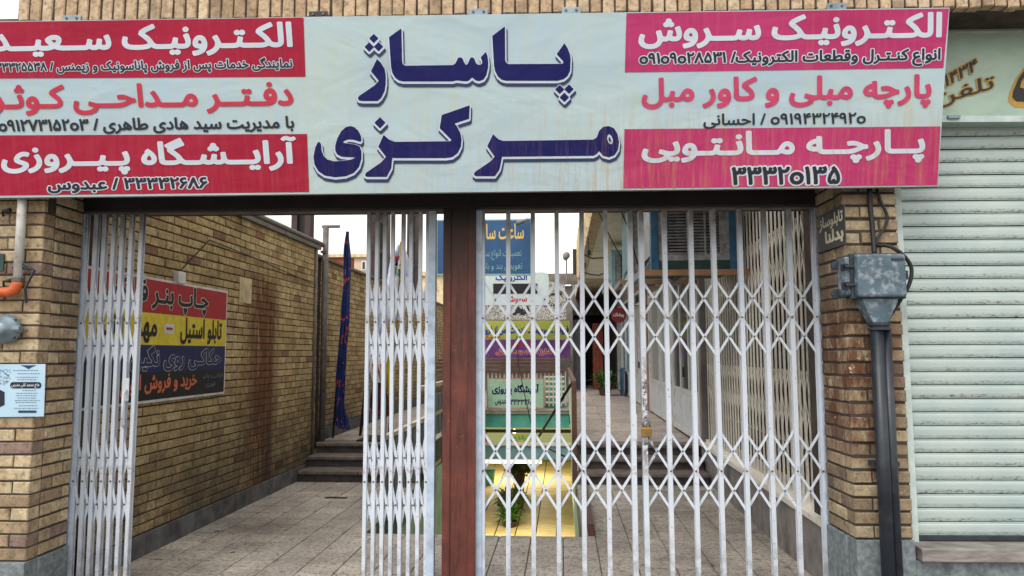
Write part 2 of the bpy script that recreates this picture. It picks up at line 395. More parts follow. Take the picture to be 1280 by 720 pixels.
def flag_mat():
    t = NT('blue flag cloth'); col = t.mix(t.ramp(t.noise(6), .3, .7), (26,50,120), (16,32,84))
    col = t.mix(t.ramp(t.noise(5, 2, .5, stretch=(1.5,1.5,1.2), dist=1.5), .625, .645), col, (196,74,44))
    return t.done(col, .8)
M['flag_blue'] = flag_mat()
M['flag_white'] = simple('white flag cloth', (206,214,232), (184,196,222), 10, .8, 0, dirt=(70,100,190), damt=.9, dscale=5)
M['flag_yellow'] = flat('yellow flag cloth', (214,196,54), .8); M['flag_black'] = simple('black flag cloth', (28,26,34), (40,24,34), 9, .9, 0, dirt=(170,30,44), damt=1, dscale=8)
M['flag_red'] = flat('red flag cloth', (178,32,50), .8); M['flag_green'] = flat('green flag cloth', (50,140,90), .8); M['flag_white2'] = flat('plain white cloth', (210,210,216), .8)
M['sheet_red'] = flat('dull red sheet', (140,44,50), .7)

# ------------------------------------------------------------------ Persian lettering as real contours (signed distance field -> marching squares)
JN = {}
for ch, b, n in [('آ',0xFE81,2),('ا',0xFE8D,2),('ب',0xFE8F,4),('پ',0xFB56,4),('ت',0xFE95,4),('ث',0xFE99,4),('ج',0xFE9D,4),('چ',0xFB7A,4),('ح',0xFEA1,4),('خ',0xFEA5,4),
                 ('د',0xFEA9,2),('ر',0xFEAD,2),('ز',0xFEAF,2),('ژ',0xFB8A,2),('س',0xFEB1,4),('ش',0xFEB5,4),('ص',0xFEB9,4),('ط',0xFEC1,4),('ع',0xFEC9,4),('غ',0xFECD,4),
                 ('ف',0xFED1,4),('ق',0xFED5,4),('ک',0xFB8E,4),('گ',0xFB92,4),('ل',0xFEDD,4),('م',0xFEE1,4),('ن',0xFEE5,4),('ه',0xFEE9,4),('و',0xFEED,2),('ی',0xFBFC,4)]:
    JN[ch] = (b, n)
def shape(s):
    out = []
    for i, c in enumerate(s):
        p = s[i-1] if i else ' '; q = s[i+1] if i + 1 < len(s) else ' '
        if c in JN:
            b, k = JN[c]; jp = p == 'ـ' or (p in JN and JN[p][1] == 4); jn = k == 4 and (q in JN or q == 'ـ')
            out.append(chr(b + (3 if jp and jn else 1 if jp else 2 if jn else 0)))
        else: out.append(c)
    return re.sub('[۰-۹]+', lambda m: m.group()[::-1], ''.join(reversed(out))).replace('۰', 'o')
def text_segments(s):
    c = bpy.data.curves.new('tmp', 'FONT'); c.body = shape(s); c.dimensions = '2D'; c.fill_mode = 'NONE'; c.resolution_u = 5
    o = bpy.data.objects.new('tmp', c); COL.objects.link(o)
    dg = bpy.context.evaluated_depsgraph_get(); dg.update(); me = o.evaluated_get(dg).to_mesh()
    v = np.array([p.co[:2] for p in me.vertices]); e = [tuple(x.vertices) for x in me.edges]
    segs = []
    for a, b in e:
        if abs(a - b) == 1: a, b = min(a, b), max(a, b)
        else: a, b = max(a, b), min(a, b)
        segs.append((v[a][0], v[a][1], v[b][0], v[b][1]))
    bpy.data.objects.remove(o); bpy.data.curves.remove(c)
    return np.array(segs)
SEG = {}
def poly_segments(polys):
    s = []
    for p in polys:
        for i in range(len(p)): a, b = p[i], p[(i+1) % len(p)]; s.append((a[0], a[1], b[0], b[1]))
    return np.array(s, float)
def sdf_mesh(seg, off, cell):
    pad = off + 3 * cell
    x0, x1 = min(seg[:,0].min(), seg[:,2].min()) - pad, max(seg[:,0].max(), seg[:,2].max()) + pad
    y0, y1 = min(seg[:,1].min(), seg[:,3].min()) - pad, max(seg[:,1].max(), seg[:,3].max()) + pad
    nx, ny = int((x1-x0)/cell) + 2, int((y1-y0)/cell) + 2
    gxs = x0 + np.arange(nx) * cell + 1e-5; gys = y0 + np.arange(ny) * cell + 1.3e-5
    D = np.full((ny, nx), 9.0); wnd = np.zeros((ny, nx + 1)); Rr = abs(off) + 2.2 * cell
    for ax, ay, bx, by in seg:
        i0 = max(int((min(ax,bx)-Rr-x0)/cell), 0); i1 = min(int((max(ax,bx)+Rr-x0)/cell) + 2, nx)
        j0 = max(int((min(ay,by)-Rr-y0)/cell), 0); j1 = min(int((max(ay,by)+Rr-y0)/cell) + 2, ny)
        X = gxs[i0:i1][None,:]; Yg = gys[j0:j1][:,None]; dx, dy = bx-ax, by-ay; L = dx*dx+dy*dy
        if L < 1e-14: continue
        t = np.clip(((X-ax)*dx + (Yg-ay)*dy)/L, 0, 1)
        d = np.hypot(X-ax-t*dx, Yg-ay-t*dy); np.minimum(D[j0:j1,i0:i1], d, out=D[j0:j1,i0:i1])
        lo, hi = (ay, by) if ay < by else (by, ay)
        js = np.nonzero((gys >= lo) & (gys < hi))[0]
        if len(js):
            xc = ax + (gys[js]-ay)/dy*dx; ic = np.clip(np.ceil((xc-gxs[0])/cell).astype(int), 0, nx)
            np.add.at(wnd, (js, ic), 1 if by > ay else -1)
    ins = np.abs(np.cumsum(wnd, 1)[:, :nx]) > .5
    F = np.where(ins, -D, D) - off
    V = []; Fc = []
    neg = F < 0
    for j in range(ny-1):
        a = neg[j,:-1].astype(int) + neg[j,1:] + neg[j+1,:-1] + neg[j+1,1:]
        i = 0; idx = np.nonzero(a)[0]; k = 0
        while k < len(idx):
            i = idx[k]
            if a[i] == 4:
                m = k
                while m + 1 < len(idx) and idx[m+1] == idx[m] + 1 and a[idx[m+1]] == 4: m += 1
                n = len(V); V += [(gxs[i],gys[j]),(gxs[idx[m]+1],gys[j]),(gxs[idx[m]+1],gys[j+1]),(gxs[i],gys[j+1])]; Fc.append((n,n+1,n+2,n+3)); k = m + 1; continue
            c = [(i,j),(i+1,j),(i+1,j+1),(i,j+1)]; P = []
            for q in range(4):
                p, r = c[q], c[(q+1)%4]; fp, fr = F[p[1],p[0]], F[r[1],r[0]]
                if fp < 0: P.append((gxs[p[0]], gys[p[1]]))
                if (fp < 0) != (fr < 0):
                    t = fp/(fp-fr) if abs(fp-fr) < 4 else .5
                    P.append((gxs[p[0]]+(gxs[r[0]]-gxs[p[0]])*t, gys[p[1]]+(gys[r[1]]-gys[p[1]])*t))
            if len(P) >= 3: n = len(V); V += P; Fc.append(tuple(range(n, n+len(P))))
            k += 1
    return np.array(V), Fc
class Board:
    """a flat sign: its root's local x = right, z = up, -y = towards the viewer"""
    def __init__(s, root, Mw): s.root = root; s.M = Mw
    def loc(s, x, y): p = hit(x, y, s.M, 1, 0); return p.x, p.z
    def poly(s, name, pts, mat, lift, back=None, kind=None, label=None):
        q = [s.loc(*p) for p in pts]; n = len(q); b = lift if back is None else back
        mb = MB()
        # pts given clockwise in the picture = counter-clockwise seen from -y once z is flipped
        f = [(x, -lift, z) for x, z in q]
        if back is None: mb.add(f, [tuple(reversed(range(n)))])
        else:
            mb.add(f + [(x, -back, z) for x, z in q], [tuple(reversed(range(n))), tuple(range(n, 2*n))] + [(k, (k+1)%n, n+(k+1)%n, n+k) for k in range(n)])
        ORG.setdefault(s.root.name, Vector((0,0,0)))
        me = mb.mesh(name, mat); o = bpy.data.objects.new(name, me); COL.objects.link(o); o.parent = s.root; ORG[o.name] = Vector((0,0,0))
        if label: o['label'] = label
        return o
    def text(s, string, box, mat, off=.03, lift=.003, outline=None, ocol=None, name='lettering', cell=.024, rot=0, shear=0):
        seg = SEG.get(string)
        if seg is None: seg = SEG[string] = text_segments(string)
        x0, y0, x1, y1 = box; ym, xm = (y0+y1)/2, (x0+x1)/2
        tx0, tx1 = s.loc(x0, ym)[0], s.loc(x1, ym)[0]; tz1, tz0 = s.loc(xm, y0)[1], s.loc(xm, y1)[1]
        bx0, bx1 = min(seg[:,0].min(), seg[:,2].min())-off, max(seg[:,0].max(), seg[:,2].max())+off
        by0, by1 = min(seg[:,1].min(), seg[:,3].min())-off, max(seg[:,1].max(), seg[:,3].max())+off
        first = None
        jobs = [(off, mat, lift, name)]
        if outline: jobs = [(off + outline, ocol, lift, 'letter_outline'), (off, mat, lift + .0015, name)]
        for o_, m_, l_, nm in jobs:
            V, Fc = sdf_mesh(seg, o_, cell)
            X = tx0 + (V[:,0]-bx0)/(bx1-bx0)*(tx1-tx0); Z = tz0 + (V[:,1]-by0)/(by1-by0)*(tz1-tz0)
            if rot or shear:
                cx, cz = (tx0+tx1)/2, (tz0+tz1)/2; X = X + (Z-cz)*shear
                Z = Z + (X-cx)*math.tan(R(rot))
            me = bpy.data.meshes.new(nm); me.from_pydata([(a, -l_, b) for a, b in zip(X, Z)], [], Fc); me.materials.append(m_)
            o = bpy.data.objects.new(nm, me); COL.objects.link(o); o.parent = s.root; ORG[o.name] = Vector((0,0,0))
        return o
    def drawn(s, name, polys, layers, cell=.004):
        """hand-drawn letters; polys in photo pixels; layers = [(offset m, material, lift, shift x, shift z)]"""
        seg = poly_segments([[s.loc(*p) for p in pl] for pl in polys])
        for off, mat, lift, sx, sz, nm in layers:
            V, Fc = sdf_mesh(seg, off, cell)
            me = bpy.data.meshes.new(nm); me.from_pydata([(a+sx, -lift, b+sz) for a, b in V], [], Fc); me.materials.append(mat)
            o = bpy.data.objects.new(nm, me); COL.objects.link(o); o.parent = s.root; ORG[o.name] = Vector((0,0,0))
def board(name, label, cat, M, **k):
    """M is the world matrix of the sign's plane"""
    o = bpy.data.objects.new(name, None); COL.objects.link(o); o.matrix_world = M; o.empty_display_size = .1
    ORG[o.name] = Vector((0,0,0)); tag(o, label, cat, **k); return Board(o, M)

# ------------------------------------------------------------------ bricks
def brick_mesh(L, H, D, mat, seed, name='brick'):
    r = random.Random(seed); j = lambda a: r.uniform(-a, a); c = .005
    vs = []
    for (yy, ins, ja) in ((D, 0, 0), (c, 0, .0015), (0, c, .0015)):      # back, edge, front (front face at y = 0, -y outwards)
        for sx, sz in ((-1,-1),(1,-1),(1,1),(-1,1)):
            vs.append((sx*(L/2-ins)+j(ja*1.5), yy+j(ja), sz*(H/2-ins)+j(ja)))
    fs = []
    for a in (0, 4):
        for k in range(4):
            k2 = (k+1)%4; fs.append((a+k2, a+k, a+4+k, a+4+k2))
    fs.append((8,9,10,11))
    fs = [tuple(reversed(f)) for f in fs[:-1]] + [fs[-1]]
    me = bpy.data.meshes.new(name); me.from_pydata(vs, [], fs); me.materials.append(mat); me.update(); return me
def lay(parent, M, length, z0, z1, pitch, blen, mat, joint=.010, jx=None, limit=300, depth=.05, first_off=0., skip=None, order=None, name='brick', vary=.003, stuff_depth=.03):
    """M: local matrix (in the parent's frame) with x along the wall, -y outwards, z up; returns nothing, adds brick children"""
    n = max(1, round((z1-z0)/pitch)); p = (z1-z0)/n; H = p - joint; jx = jx or joint
    full = [brick_mesh(blen-jx, H, depth, mat, s, name) for s in range(5)]
    cells = []
    for r in range(n):
        x = -blen/2 if (r % 2) else 0.; x += first_off
        zc = z0 + p*(r+.5)
        while x < length - .01:
            a, b = max(x, 0), min(x+blen, length)
            if b - a > .03 and not (skip and skip((a+b)/2, zc)): cells.append((a, b, zc))
            x += blen
    if order: cells.sort(key=order)
    cache = {}
    for i, (a, b, zc) in enumerate(cells[:limit]):
        L = b - a - jx
        if abs(L-(blen-jx)) < .002: me = full[rnd.randrange(5)]
        else:
            key = round(L, 2)
            if key not in cache: cache[key] = brick_mesh(L, H, depth, mat, 9, name)
            me = cache[key]
        Mi = M @ Matrix.Translation(((a+b)/2, rnd.uniform(-vary, vary), zc)) @ Matrix.Rotation(rnd.uniform(-.006,.006), 4, 'Y') @ Matrix.Rotation(rnd.uniform(-.008,.008), 4, 'Z')
        inst(name, me, parent, (0,0,0), M=Matrix.Translation(-ORG[parent.name]) @ Mi)
    if len(cells) > limit:
        mb = MB()
        for a, b, zc in cells[limit:]:
            q = rnd.uniform(-vary, vary); j2 = joint/2
            P = [M @ Vector(t) for t in ((a+j2,q,zc-H/2),(b-j2,q,zc-H/2),(b-j2,q,zc+H/2),(a+j2,q,zc+H/2),(a+j2,q+stuff_depth,zc-H/2),(b-j2,q+stuff_depth,zc-H/2),(b-j2,q+stuff_depth,zc+H/2),(a+j2,q+stuff_depth,zc+H/2))]
            mb.add(P, [(0,1,2,3),(1,0,4,5),(2,1,5,6),(3,2,6,7),(0,3,7,4)])
        o = part('more_bricks', mb, mat, parent, kind='stuff')
# ================================================================== SETTING: ground, floors
g = MB()
for (x0,x1,y0,y1) in ((-300,300,-300,-.55),(-300,-9,-.55,300),(9,300,-.55,300),(-9,9,30,300)):
    g.add([(x0,y0,-.03),(x1,y0,-.03),(x1,y1,-.03),(x0,y1,-.03)], [(0,1,2,3)])
struct('ground', g, M['ground'])
pv = MB().box(-9, 9, -5.9, -.55, -.02, 0); struct('pavement', pv, M['pavement'])
pv2 = MB().box(-9, 9, -.549, .26, -.25, -.002); struct('threshold', pv2, M['step'])

AU0, AU1, AV0, AV1 = -1.72, .15, 6.28, 15.0      # opening down to the basement (passage frame)
UL, UR = -3.25, 1.72
SV = 8.7                                          # first step
ZU = .38
# lower floor slab (with the opening) + tiles
fl = thing('passage_floor', 'grey speckled terrazzo floor of the passage behind the gates', None, (0,0,0), PM, kind='structure')
slab = MB()
for (a,b,c,d) in ((UL-.3,AU0,4.6,SV+1.1),(AU0,AU1,4.6,AV0),(AU1,UR+.3,4.6,SV+1.1)):
    slab.box(a, b, c, d, -.3, -.012)
part('slab', slab, M['joint'], fl)
tile_meshes = {}
def tile(parent, a, b, c, d, z, mat, name='tile', gap=.0028):
    key = (round(b-a,3), round(d-c,3), mat.name, name)
    if key not in tile_meshes:
        w, h = (b-a)/2-gap, (d-c)/2-gap
        tile_meshes[key] = MB().add([(-w,-h,-.012),(w,-h,-.012),(w,h,-.012),(-w,h,-.012),(-w+.002,-h+.002,0),(w-.002,-h+.002,0),(w-.002,h-.002,0),(-w+.002,h-.002,0)],
            [(4,5,6,7),(0,1,5,4),(1,2,6,5),(2,3,7,6),(3,0,4,7)]).mesh(name, mat)
    inst(name, tile_meshes[key], parent, ((a+b)/2, (c+d)/2, z+rnd.uniform(-.0012,.0012)))
T = .27
v = 4.6
while v < SV - .001:
    v2 = min(v+T, SV)
    for i in range(19):
        a = UL + i*T; b = min(a+T, UR)
        if b - a < .02: continue
        if v2 > AV0 + .001 and v < AV0: pass
        segs = [(a, b)]
        if v2 > AV0 + .01:                         # cut round the opening
            segs = []
            if a < AU0: segs.append((a, min(b, AU0)))
            if b > AU1: segs.append((max(a, AU1), b))
            vv = v
            if v < AV0:
                if b > AU0 and a < AU1: tile(fl, max(a,AU0), min(b,AU1), v, AV0, 0, M['floor'])
        for s0, s1 in segs:
            if s1 - s0 > .02: tile(fl, s0, s1, v, v2, 0, M['floor'])
    v = v2
# upper floor: left corridor, right corridor, end
fu = thing('upper_floor', 'pale terrazzo floor of the passage above the steps', None, (0,0,0), PM, kind='structure')
su = MB()
su.box(UL-.3, AU0, SV+1.1, 29, ZU-.3, ZU-.012); su.box(AU1, UR+.3, SV+1.1, 29, ZU-.3, ZU-.012); su.box(AU0, AU1, AV1+.25, 29, ZU-.3, ZU-.012)
part('slab', su, M['joint'], fu)
cnt = 0; v = SV + .7
while v < 28.9:
    v2 = v + .5
    for (lo, hi) in ((UL, AU0), (AU1, UR)) if v2 <= AV1+.3 else ((UL, UR),):
        k = max(1, round((hi-lo)/.5)); w = (hi-lo)/k
        for i in range(k):
            if cnt < 290: tile(fu, lo+i*w, lo+(i+1)*w, v, v2, ZU, M['floor_up']); cnt += 1
    v = v2
# steps, left and right of the opening
def steps(label, u0, u1, mat):
    s = thing('stone_steps', label, 'steps', ((u0+u1)/2, SV, 0), PM, group='stone steps up to the passage')
    for i in range(3):
        va = SV + i*.33; z1 = ZU*(i+1)/3; z0 = ZU*i/3
        k = 2
        part('riser', MB().box(u0, u1, va+.035, va+.06, z0-.01, z1-.04), M['riser'], s)
        for q in range(k):
            a, b = u0+(u1-u0)*q/k, u0+(u1-u0)*(q+1)/k
            part('tread', MB().box(a+.003, b-.003, va, va+.395 if i < 2 else va+.38, z1-.038, z1+(.001 if i == 2 else 0)), mat, s, bevel=.006)
    part('step_core', MB().box(u0, u1, SV+.06, SV+1.1, -.3, .06).box(u0, u1, SV+.39, SV+1.1, .06, .19).box(u0, u1, SV+.72, SV+1.1, .19, ZU-.045), M['riser'], s)
steps('three worn grey stone steps beside the brick wall left of the opening', UL+.02, AU0-.02, M['step'])
steps('three dark stone steps to the right of the opening, behind the padlocked gate', AU1+.05, UR-.02, M['step'])
o = part('rubber_mat', MB().box(-2.75, -1.95, 9.55, 10.15, ZU+.002, ZU+.02), M['mat'], None, PM, (-2.35, 9.85, ZU))
tag(o, 'black mat lying at the top of the left stone steps', 'mat')

# ------------------------------------------------------------------ left brick wall (two sections)
def wallM(u, v0, z=0):   # local matrix: x along +v, -y = +u (into the passage)
    return Matrix(((0,-1,0,u),(1,0,0,v0),(0,0,1,z),(0,0,0,1)))
VW0, VJ, VW1, ZT = 4.75, 9.35, 28.5, 2.93
w1 = thing('brick_wall', 'long yellow brick wall left of the passage, near section with rust streaks and banner', 'wall', (UL, VW0, 0), PM)
part('mortar_core', MB().box(UL-.25, UL-.008, VW0, VJ, -.1, ZT), M['mortar_w'], w1)
lay(w1, wallM(UL, VW0), VJ-VW0, .17, ZT, .0745, .228, M['brick_w'], order=lambda c: (c[0] < .35, c[0]))
for i in range(6):
    a = VW0 + i*(VJ-VW0)/6; b = a + (VJ-VW0)/6
    part('skirting_slab', MB().box(UL-.008, UL+.018, a+.003, b-.003, -.01, .165), M['skirt'], w1, bevel=.003)
part('coping', MB().box(UL-.27, UL+.035, VW0, VJ+.02, ZT, ZT+.045), M['coping'], w1)
for vv, zz in ((6.6, 2.6),):
    pass
w2 = thing('brick_wall', 'lower far section of the yellow brick wall beyond the downpipe', 'wall', (UL-.06, VJ+.3, ZU), PM)
part('mortar_core', MB().box(UL-.3, UL-.068, VJ, VW1, ZU-.1, ZT-.08), M['mortar_w'], w2)
lay(w2, wallM(UL-.06, VJ+.3), VW1-VJ-.3, ZU+.16, ZT-.08, .0745, .228, M['brick_w'])
part('skirting', MB().box(UL-.068, UL-.035, VJ+.3, VW1, ZU-.01, ZU+.155), M['skirt'], w2)
part('coping', MB().box(UL-.32, UL-.02, VJ+.02, VW1, ZT-.08, ZT-.045), M['coping'], w2)

dp = thing('downpipe', 'grey downpipe running down the brick wall where its two sections meet', 'pipe', (UL+.03, 9.55, ZU), PM)
part('pipe', MB().tube([(UL+.03, 9.55, ZU), (UL+.03, 9.55, ZT+.35)], .04, 12), M['pipe_grey'], dp, smooth=True)
part('gutter_pipe', MB().tube([(UL+.0, 9.5, ZT+.09), (UL+.0, 7.0, ZT+.09), (UL+.0, 5.2, ZT+.09)], .035, 10), M['pipe_grey'], dp, smooth=True)
for zz_ in (ZT-.02, 1.6): part('bracket', MB().box(UL-.02, UL+.05, 9.49, 9.61, zz_, zz_+.03), M['pipe_grey'], dp)
part('pipe_arm', MB().tube([(UL-.02,9.55,ZT+.35),(UL+.22,9.55,ZT+.35)],.022,8), M['pipe_grey'], dp)
dp2 = thing('conduit', 'thin dark conduit beside the downpipe on the brick wall', 'pipe', (UL+.01, 9.22, ZU), PM)
part('conduit_tube', MB().tube([(UL+.015, 9.22, .2), (UL+.015, 9.22, ZT)], .02, 8), M['pipe_grey'], dp2, smooth=True)

wb = part('junction_box', MB().box(UL-.002, UL+.05, 5.98, 6.1, pu(222,350,UL)[1]-.05, pu(222,350,UL)[1]+.05), M['alu'], None, PM, (UL, 6.04, 2), bevel=.006)
vj, zj = pu(224, 347, UL+.02)
wb.matrix_world = PM @ Matrix.Translation((UL, vj, zj)); wb.data.transform(Matrix.Translation((0, 0, 2-pu(222,350,UL)[1])))
tag(wb, 'small grey junction box on the brick wall above the printing banner', 'box')
cab = part('cable', MB().tube([(UL+.02, vj+.0, zj+.05),(UL+.02, vj+.5, zj+.4),(UL+.02, vj+1.5, zj+.36),(UL+.02, vj+3.4, zj+.25)], .006, 5), M['cable'], None, PM, (UL, vj, zj))
tag(cab, 'thin black cable sagging along the top of the brick wall', 'cable')
vn, zn = pu(307, 363, UL+.004)
nt = part('paper_notice', MB().box(UL+.001, UL+.006, vn-.14, vn+.14, zn-.13, zn+.13), M['fascia'], None, PM, (UL, vn, zn))
tag(nt, 'torn pale notice on the brick wall above the rust streaks', 'notice')

# sign on the wall: print-shop banner
Mw = PM @ wallM(UL + .03, 0)
b = board('wall_banner', 'red, yellow, blue and black banner with Persian print-shop text on the brick wall', 'banner', Mw)
XL = 60
def ly(x, y0, y1, x0=176, x1=281): return y0 + (y1-y0)*(x-x0)/(x1-x0)
yt = [(346,367),(390,400),(432,432),(466,461),(498,492)]      # stripe edges at x=176 and x=281
def edge(i):
    # extend the edge to the left along the true wall line: intersect in board coordinates
    (xa, za), (xb, zb) = b.loc(176, yt[i][0]), b.loc(281, yt[i][1]); return za, zb
XR_, XB = b.loc(281, 430)[0], b.loc(176, 420)[0]
XA = b.loc(104, 430)[0]
def zat(i, x): za, zb = edge(i); return zb + (za-zb)*(XR_-x)/(XR_-XB)
ztop = [ (edge(i)[0]+edge(i)[1])/2 for i in range(5) ]
mb = MB().box(XA-.03, XR_+.02, -.001, .028, ztop[4]-.02, ztop[0]+.02)
o = part('backing_frame', mb, M['alu'], b.root)
for i, (nm, mt) in enumerate((('red_stripe','p_red'),('yellow_stripe','p_yellow'),('blue_stripe','p_blue'),('black_stripe','p_black'))):
    part(nm, MB().add([(XA,-.004,ztop[i+1]),(XR_,-.004,ztop[i+1]),(XR_,-.004,ztop[i]),(XA,-.004,ztop[i])], [(0,1,2,3)]), M[mt], b.root)
class WB:   # text by stripe coordinates on this board
    pass
def wtext(s, xa, xb, za, zb, mat, **k):
    # temporarily present a board whose loc() returns given box
    class F(Board):
        def loc(self, x, y): return (x, -y)
    F(b.root, Mw).text(s, (xa, -zb, xb, -za), mat, **k)
def stripe(i, f0, f1): h = ztop[i]-ztop[i+1]; return ztop[i+1]+h*f0, ztop[i+1]+h*f1
bx = lambda px, y=430: b.loc(px, y)[0]
za, zb = stripe(0, .04, .98); wtext('چـاپ بنـر فـلکس', bx(110), bx(258), za, zb, M['p_black'], off=.03, outline=.03, ocol=M['p_white'], lift=.006)
za, zb = stripe(1, .04, .96); wtext('تابلو استیل', bx(224), bx(276), za, zb, M['p_black'], off=.035, lift=.006)
wtext('مهر', bx(168), bx(195), za, zb-.06, M['p_black'], off=.035, lift=.006); wtext('ژلاتینی', XA+.05, bx(158), za, zb, M['p_black'], off=.035, lift=.006)
part('stamp_patch', MB().box(bx(204), bx(216), -.007, -.004, (za+zb)/2-.03, (za+zb)/2+.05), M['p_white'], b.root)
part('stamp_mark', MB().box(bx(206), bx(214), -.009, -.007, (za+zb)/2, (za+zb)/2+.02), M['p_red'], b.root)
za, zb = stripe(2, .02, .98); wtext('حکاکـی روی نگین', bx(163), bx(276), za, zb, M['p_blue'], off=.03, outline=.022, ocol=M['p_white'], lift=.006)
za, zb = stripe(3, .1, .95); wtext('خرید و فروش انواع', bx(152), bx(247), za, zb, M['p_orange'], off=.03, lift=.006)
za, zb = stripe(3, .6, .85); wtext('طراحی و چاپ', bx(254), bx(279), za, zb, M['paper_line'], off=.0, lift=.006)
za, zb = stripe(3, .25, .5); wtext('فوری', bx(258), bx(270), za, zb, M['paper_line'], off=.0, lift=.006)

# brown steel columns behind the wall
for (px, v_, wpx, lab) in ((378, 12.5, 25, 'brown steel column rising behind the brick wall above the downpipe'),
                           (476, 14.5, 22, 'brown steel column behind the wall, left of the colourful flag'),
                           (517, 17.0, 15, 'brown steel column behind the wall, right of the colourful flag'),
                           (541, 18.5, 9, 'thin brown steel ladder-like column nearest the brown gate post')):
    u_, _ = pf(px, 300, v_); w_ = wpx*v_/900
    c = thing('steel_column', lab, 'column', (u_, v_, 0), PM, group='brown steel columns behind the brick wall')
    part('flange', MB().box(u_-w_/2, u_-w_/2+w_*.3, v_-.1, v_+.1, 0, 7), M['brown_dark'], c)
    part('flange', MB().box(u_+w_/2-w_*.3, u_+w_/2, v_-.1, v_+.1, 0, 7), M['brown_dark'], c)
    if wpx > 10: part('web', MB().box(u_-w_*.2, u_+w_*.2, v_-.02, v_+.04, 0, 7), M['beam'], c)
    bt = MB()
    for k in range(10): bt.box(u_-w_/2+.005, u_+w_/2-.005, v_-.115, v_-.1, .5+k*.62, .56+k*.62)
    part('batten_plates', bt, M['brown_dark'], c, kind='stuff')
# far houses beyond the wall
def far_house(label, x0, x1, ytop, v_, mat, wins):
    u0, zt = pf(x0, ytop, v_); u1, _ = pf(x1, ytop, v_)
    h = thing('far_house', label, 'house', ((u0+u1)/2, v_, 0), PM)
    part('wall', MB().box(u0, u1, v_, v_+6, 0, zt), M[mat], h)
    part('roof', MB().box(u0-.2, u1+.2, v_-.2, v_+6.2, zt, zt+.2), M['fascia'], h)
    for (a, b_, c_, d_) in wins:
        (ua, z1), (ub, z0) = pf(a, c_, v_), pf(b_, d_, v_)
        w = part('window', MB().box(ua, ub, v_-.05, v_-.003, z0, z1), M['alu'], h)
        part('pane', MB().box(ua+.08, ub-.08, v_-.07, v_-.05, z0+.08, z1-.08), M['glass_dark'], w)
far_house('beige flat roofed block behind the brick wall', 443, 500, 322, 44, 'beige', [(452,458,326,338)])
far_house('low tan building just behind the far end of the brick wall', 520, 600, 345, 36, 'fascia', [(536,546,352,362)])
far_house('dull red brown roofed house left of the beige block', 408, 438, 322, 48, 'brick_red', [])

# ------------------------------------------------------------------ atrium: basement below the passage
BZ = -2.5
bf = thing('basement_floor', 'yellow lit tiled floor seen down through the opening', None, (0,0,0), PM, kind='structure')
part('slab', MB().box(-5.2, 3.2, 4.6, 28, BZ-.2, BZ-.012), M['tile_joint'], bf)
us = [(-3.4 + i*.46) for i in range(9)]; cnt = 0
v = 15.6
while v < 27.5:
    for i in range(9):
        if cnt < 300: tile(bf, us[i], us[i]+.46, v, v+.46, BZ, M['tile_y'], gap=.012); cnt += 1
    v += .46
bw = thing('basement_walls', 'cream painted walls around the lit basement', None, (0,0,BZ), PM, kind='structure')
part('side_wall', MB().box(-5.4, -3.4, 4.6, 28, BZ, -.31), M['cream_wall'], bw)
part('side_wall', MB().box(.74, 3.2, 4.6, 28, BZ, -.31), M['mint'], bw)
part('end_wall', MB().box(-3.4, .74, 27.6, 28, BZ, ZU-.31), M['cream_wall'], bw)
part('front_wall', MB().box(-3.4, .74, 4.6, 4.8, BZ, -.31), M['cream_wall'], bw)
part('opening_edge', MB().box(AU1, AU1+.05, AV0, AV1, -1.0, -.013).box(AU0-.05, AU0, AV0, AV1, -1.0, -.013), M['mint'], bw)
part('wall_above_slab', MB().box(AU1+.06, AU1+.2, SV+1.1, AV1, -.31, ZU-.301), M['mint'], bw)
part('green_skirting', MB().box(.56,.74,15,27,BZ,BZ+.12), M['teal'], bw)
# far slab edge, teal
fe = thing('landing_beam', 'teal fascia with cream nosing across the far side of the opening', 'beam', ((AU0+AU1)/2, AV1, 0), PM)
u0, z512 = pf(603, 512, AV1); _, z517 = pf(640, 517, AV1); _, z534 = pf(640, 534.5, AV1)
part('fascia', MB().box(AU0-.2, AU1-.03, AV1, AV1+.2, z534, z517), M['teal'], fe)
part('nosing', MB().box(AU0-.2, AU1-.03, AV1-.04, AV1+.22, z517, z512), M['nosing'], fe)
part('under_pipe', MB().tube([(AU0-.2, AV1+.1, z534-.08), (AU1, AV1+.1, z534-.08)], .035, 8), M['brown_dark'], fe)
be = thing('lower_beam', 'pale blue grey beam above the basement, below the teal fascia', 'beam', (0, 14.6, 0), PM)
_, za = pf(640, 557, 14.6); _, zb = pf(640, 574, 14.6)
part('beam_body', MB().box(AU0-.04, AU1-.01, 14.6, 14.85, zb, za), M['bluegrey'], be)
part('beam_cap', MB().box(AU0-.04, AU1-.01, 14.56, 14.87, za, za+.035), M['nosing'], be)
# tube lamp
tb = thing('tube_light', 'lit fluorescent tube under the blue grey beam', 'lamp', (-1.3, 14.7, zb-.08), PM)
ua, _ = pf(598, 578, 14.7); ub, _ = pf(678, 578, 14.7)
part('housing', MB().box(ua, ub, 14.66, 14.8, zb-.035, zb-.003), M['alu'], tb)
part('tube', MB().tube([(ua+.02, 14.65, zb-.06), (ub-.02, 14.65, zb-.06)], .026, 8), M['tube_on'], tb)
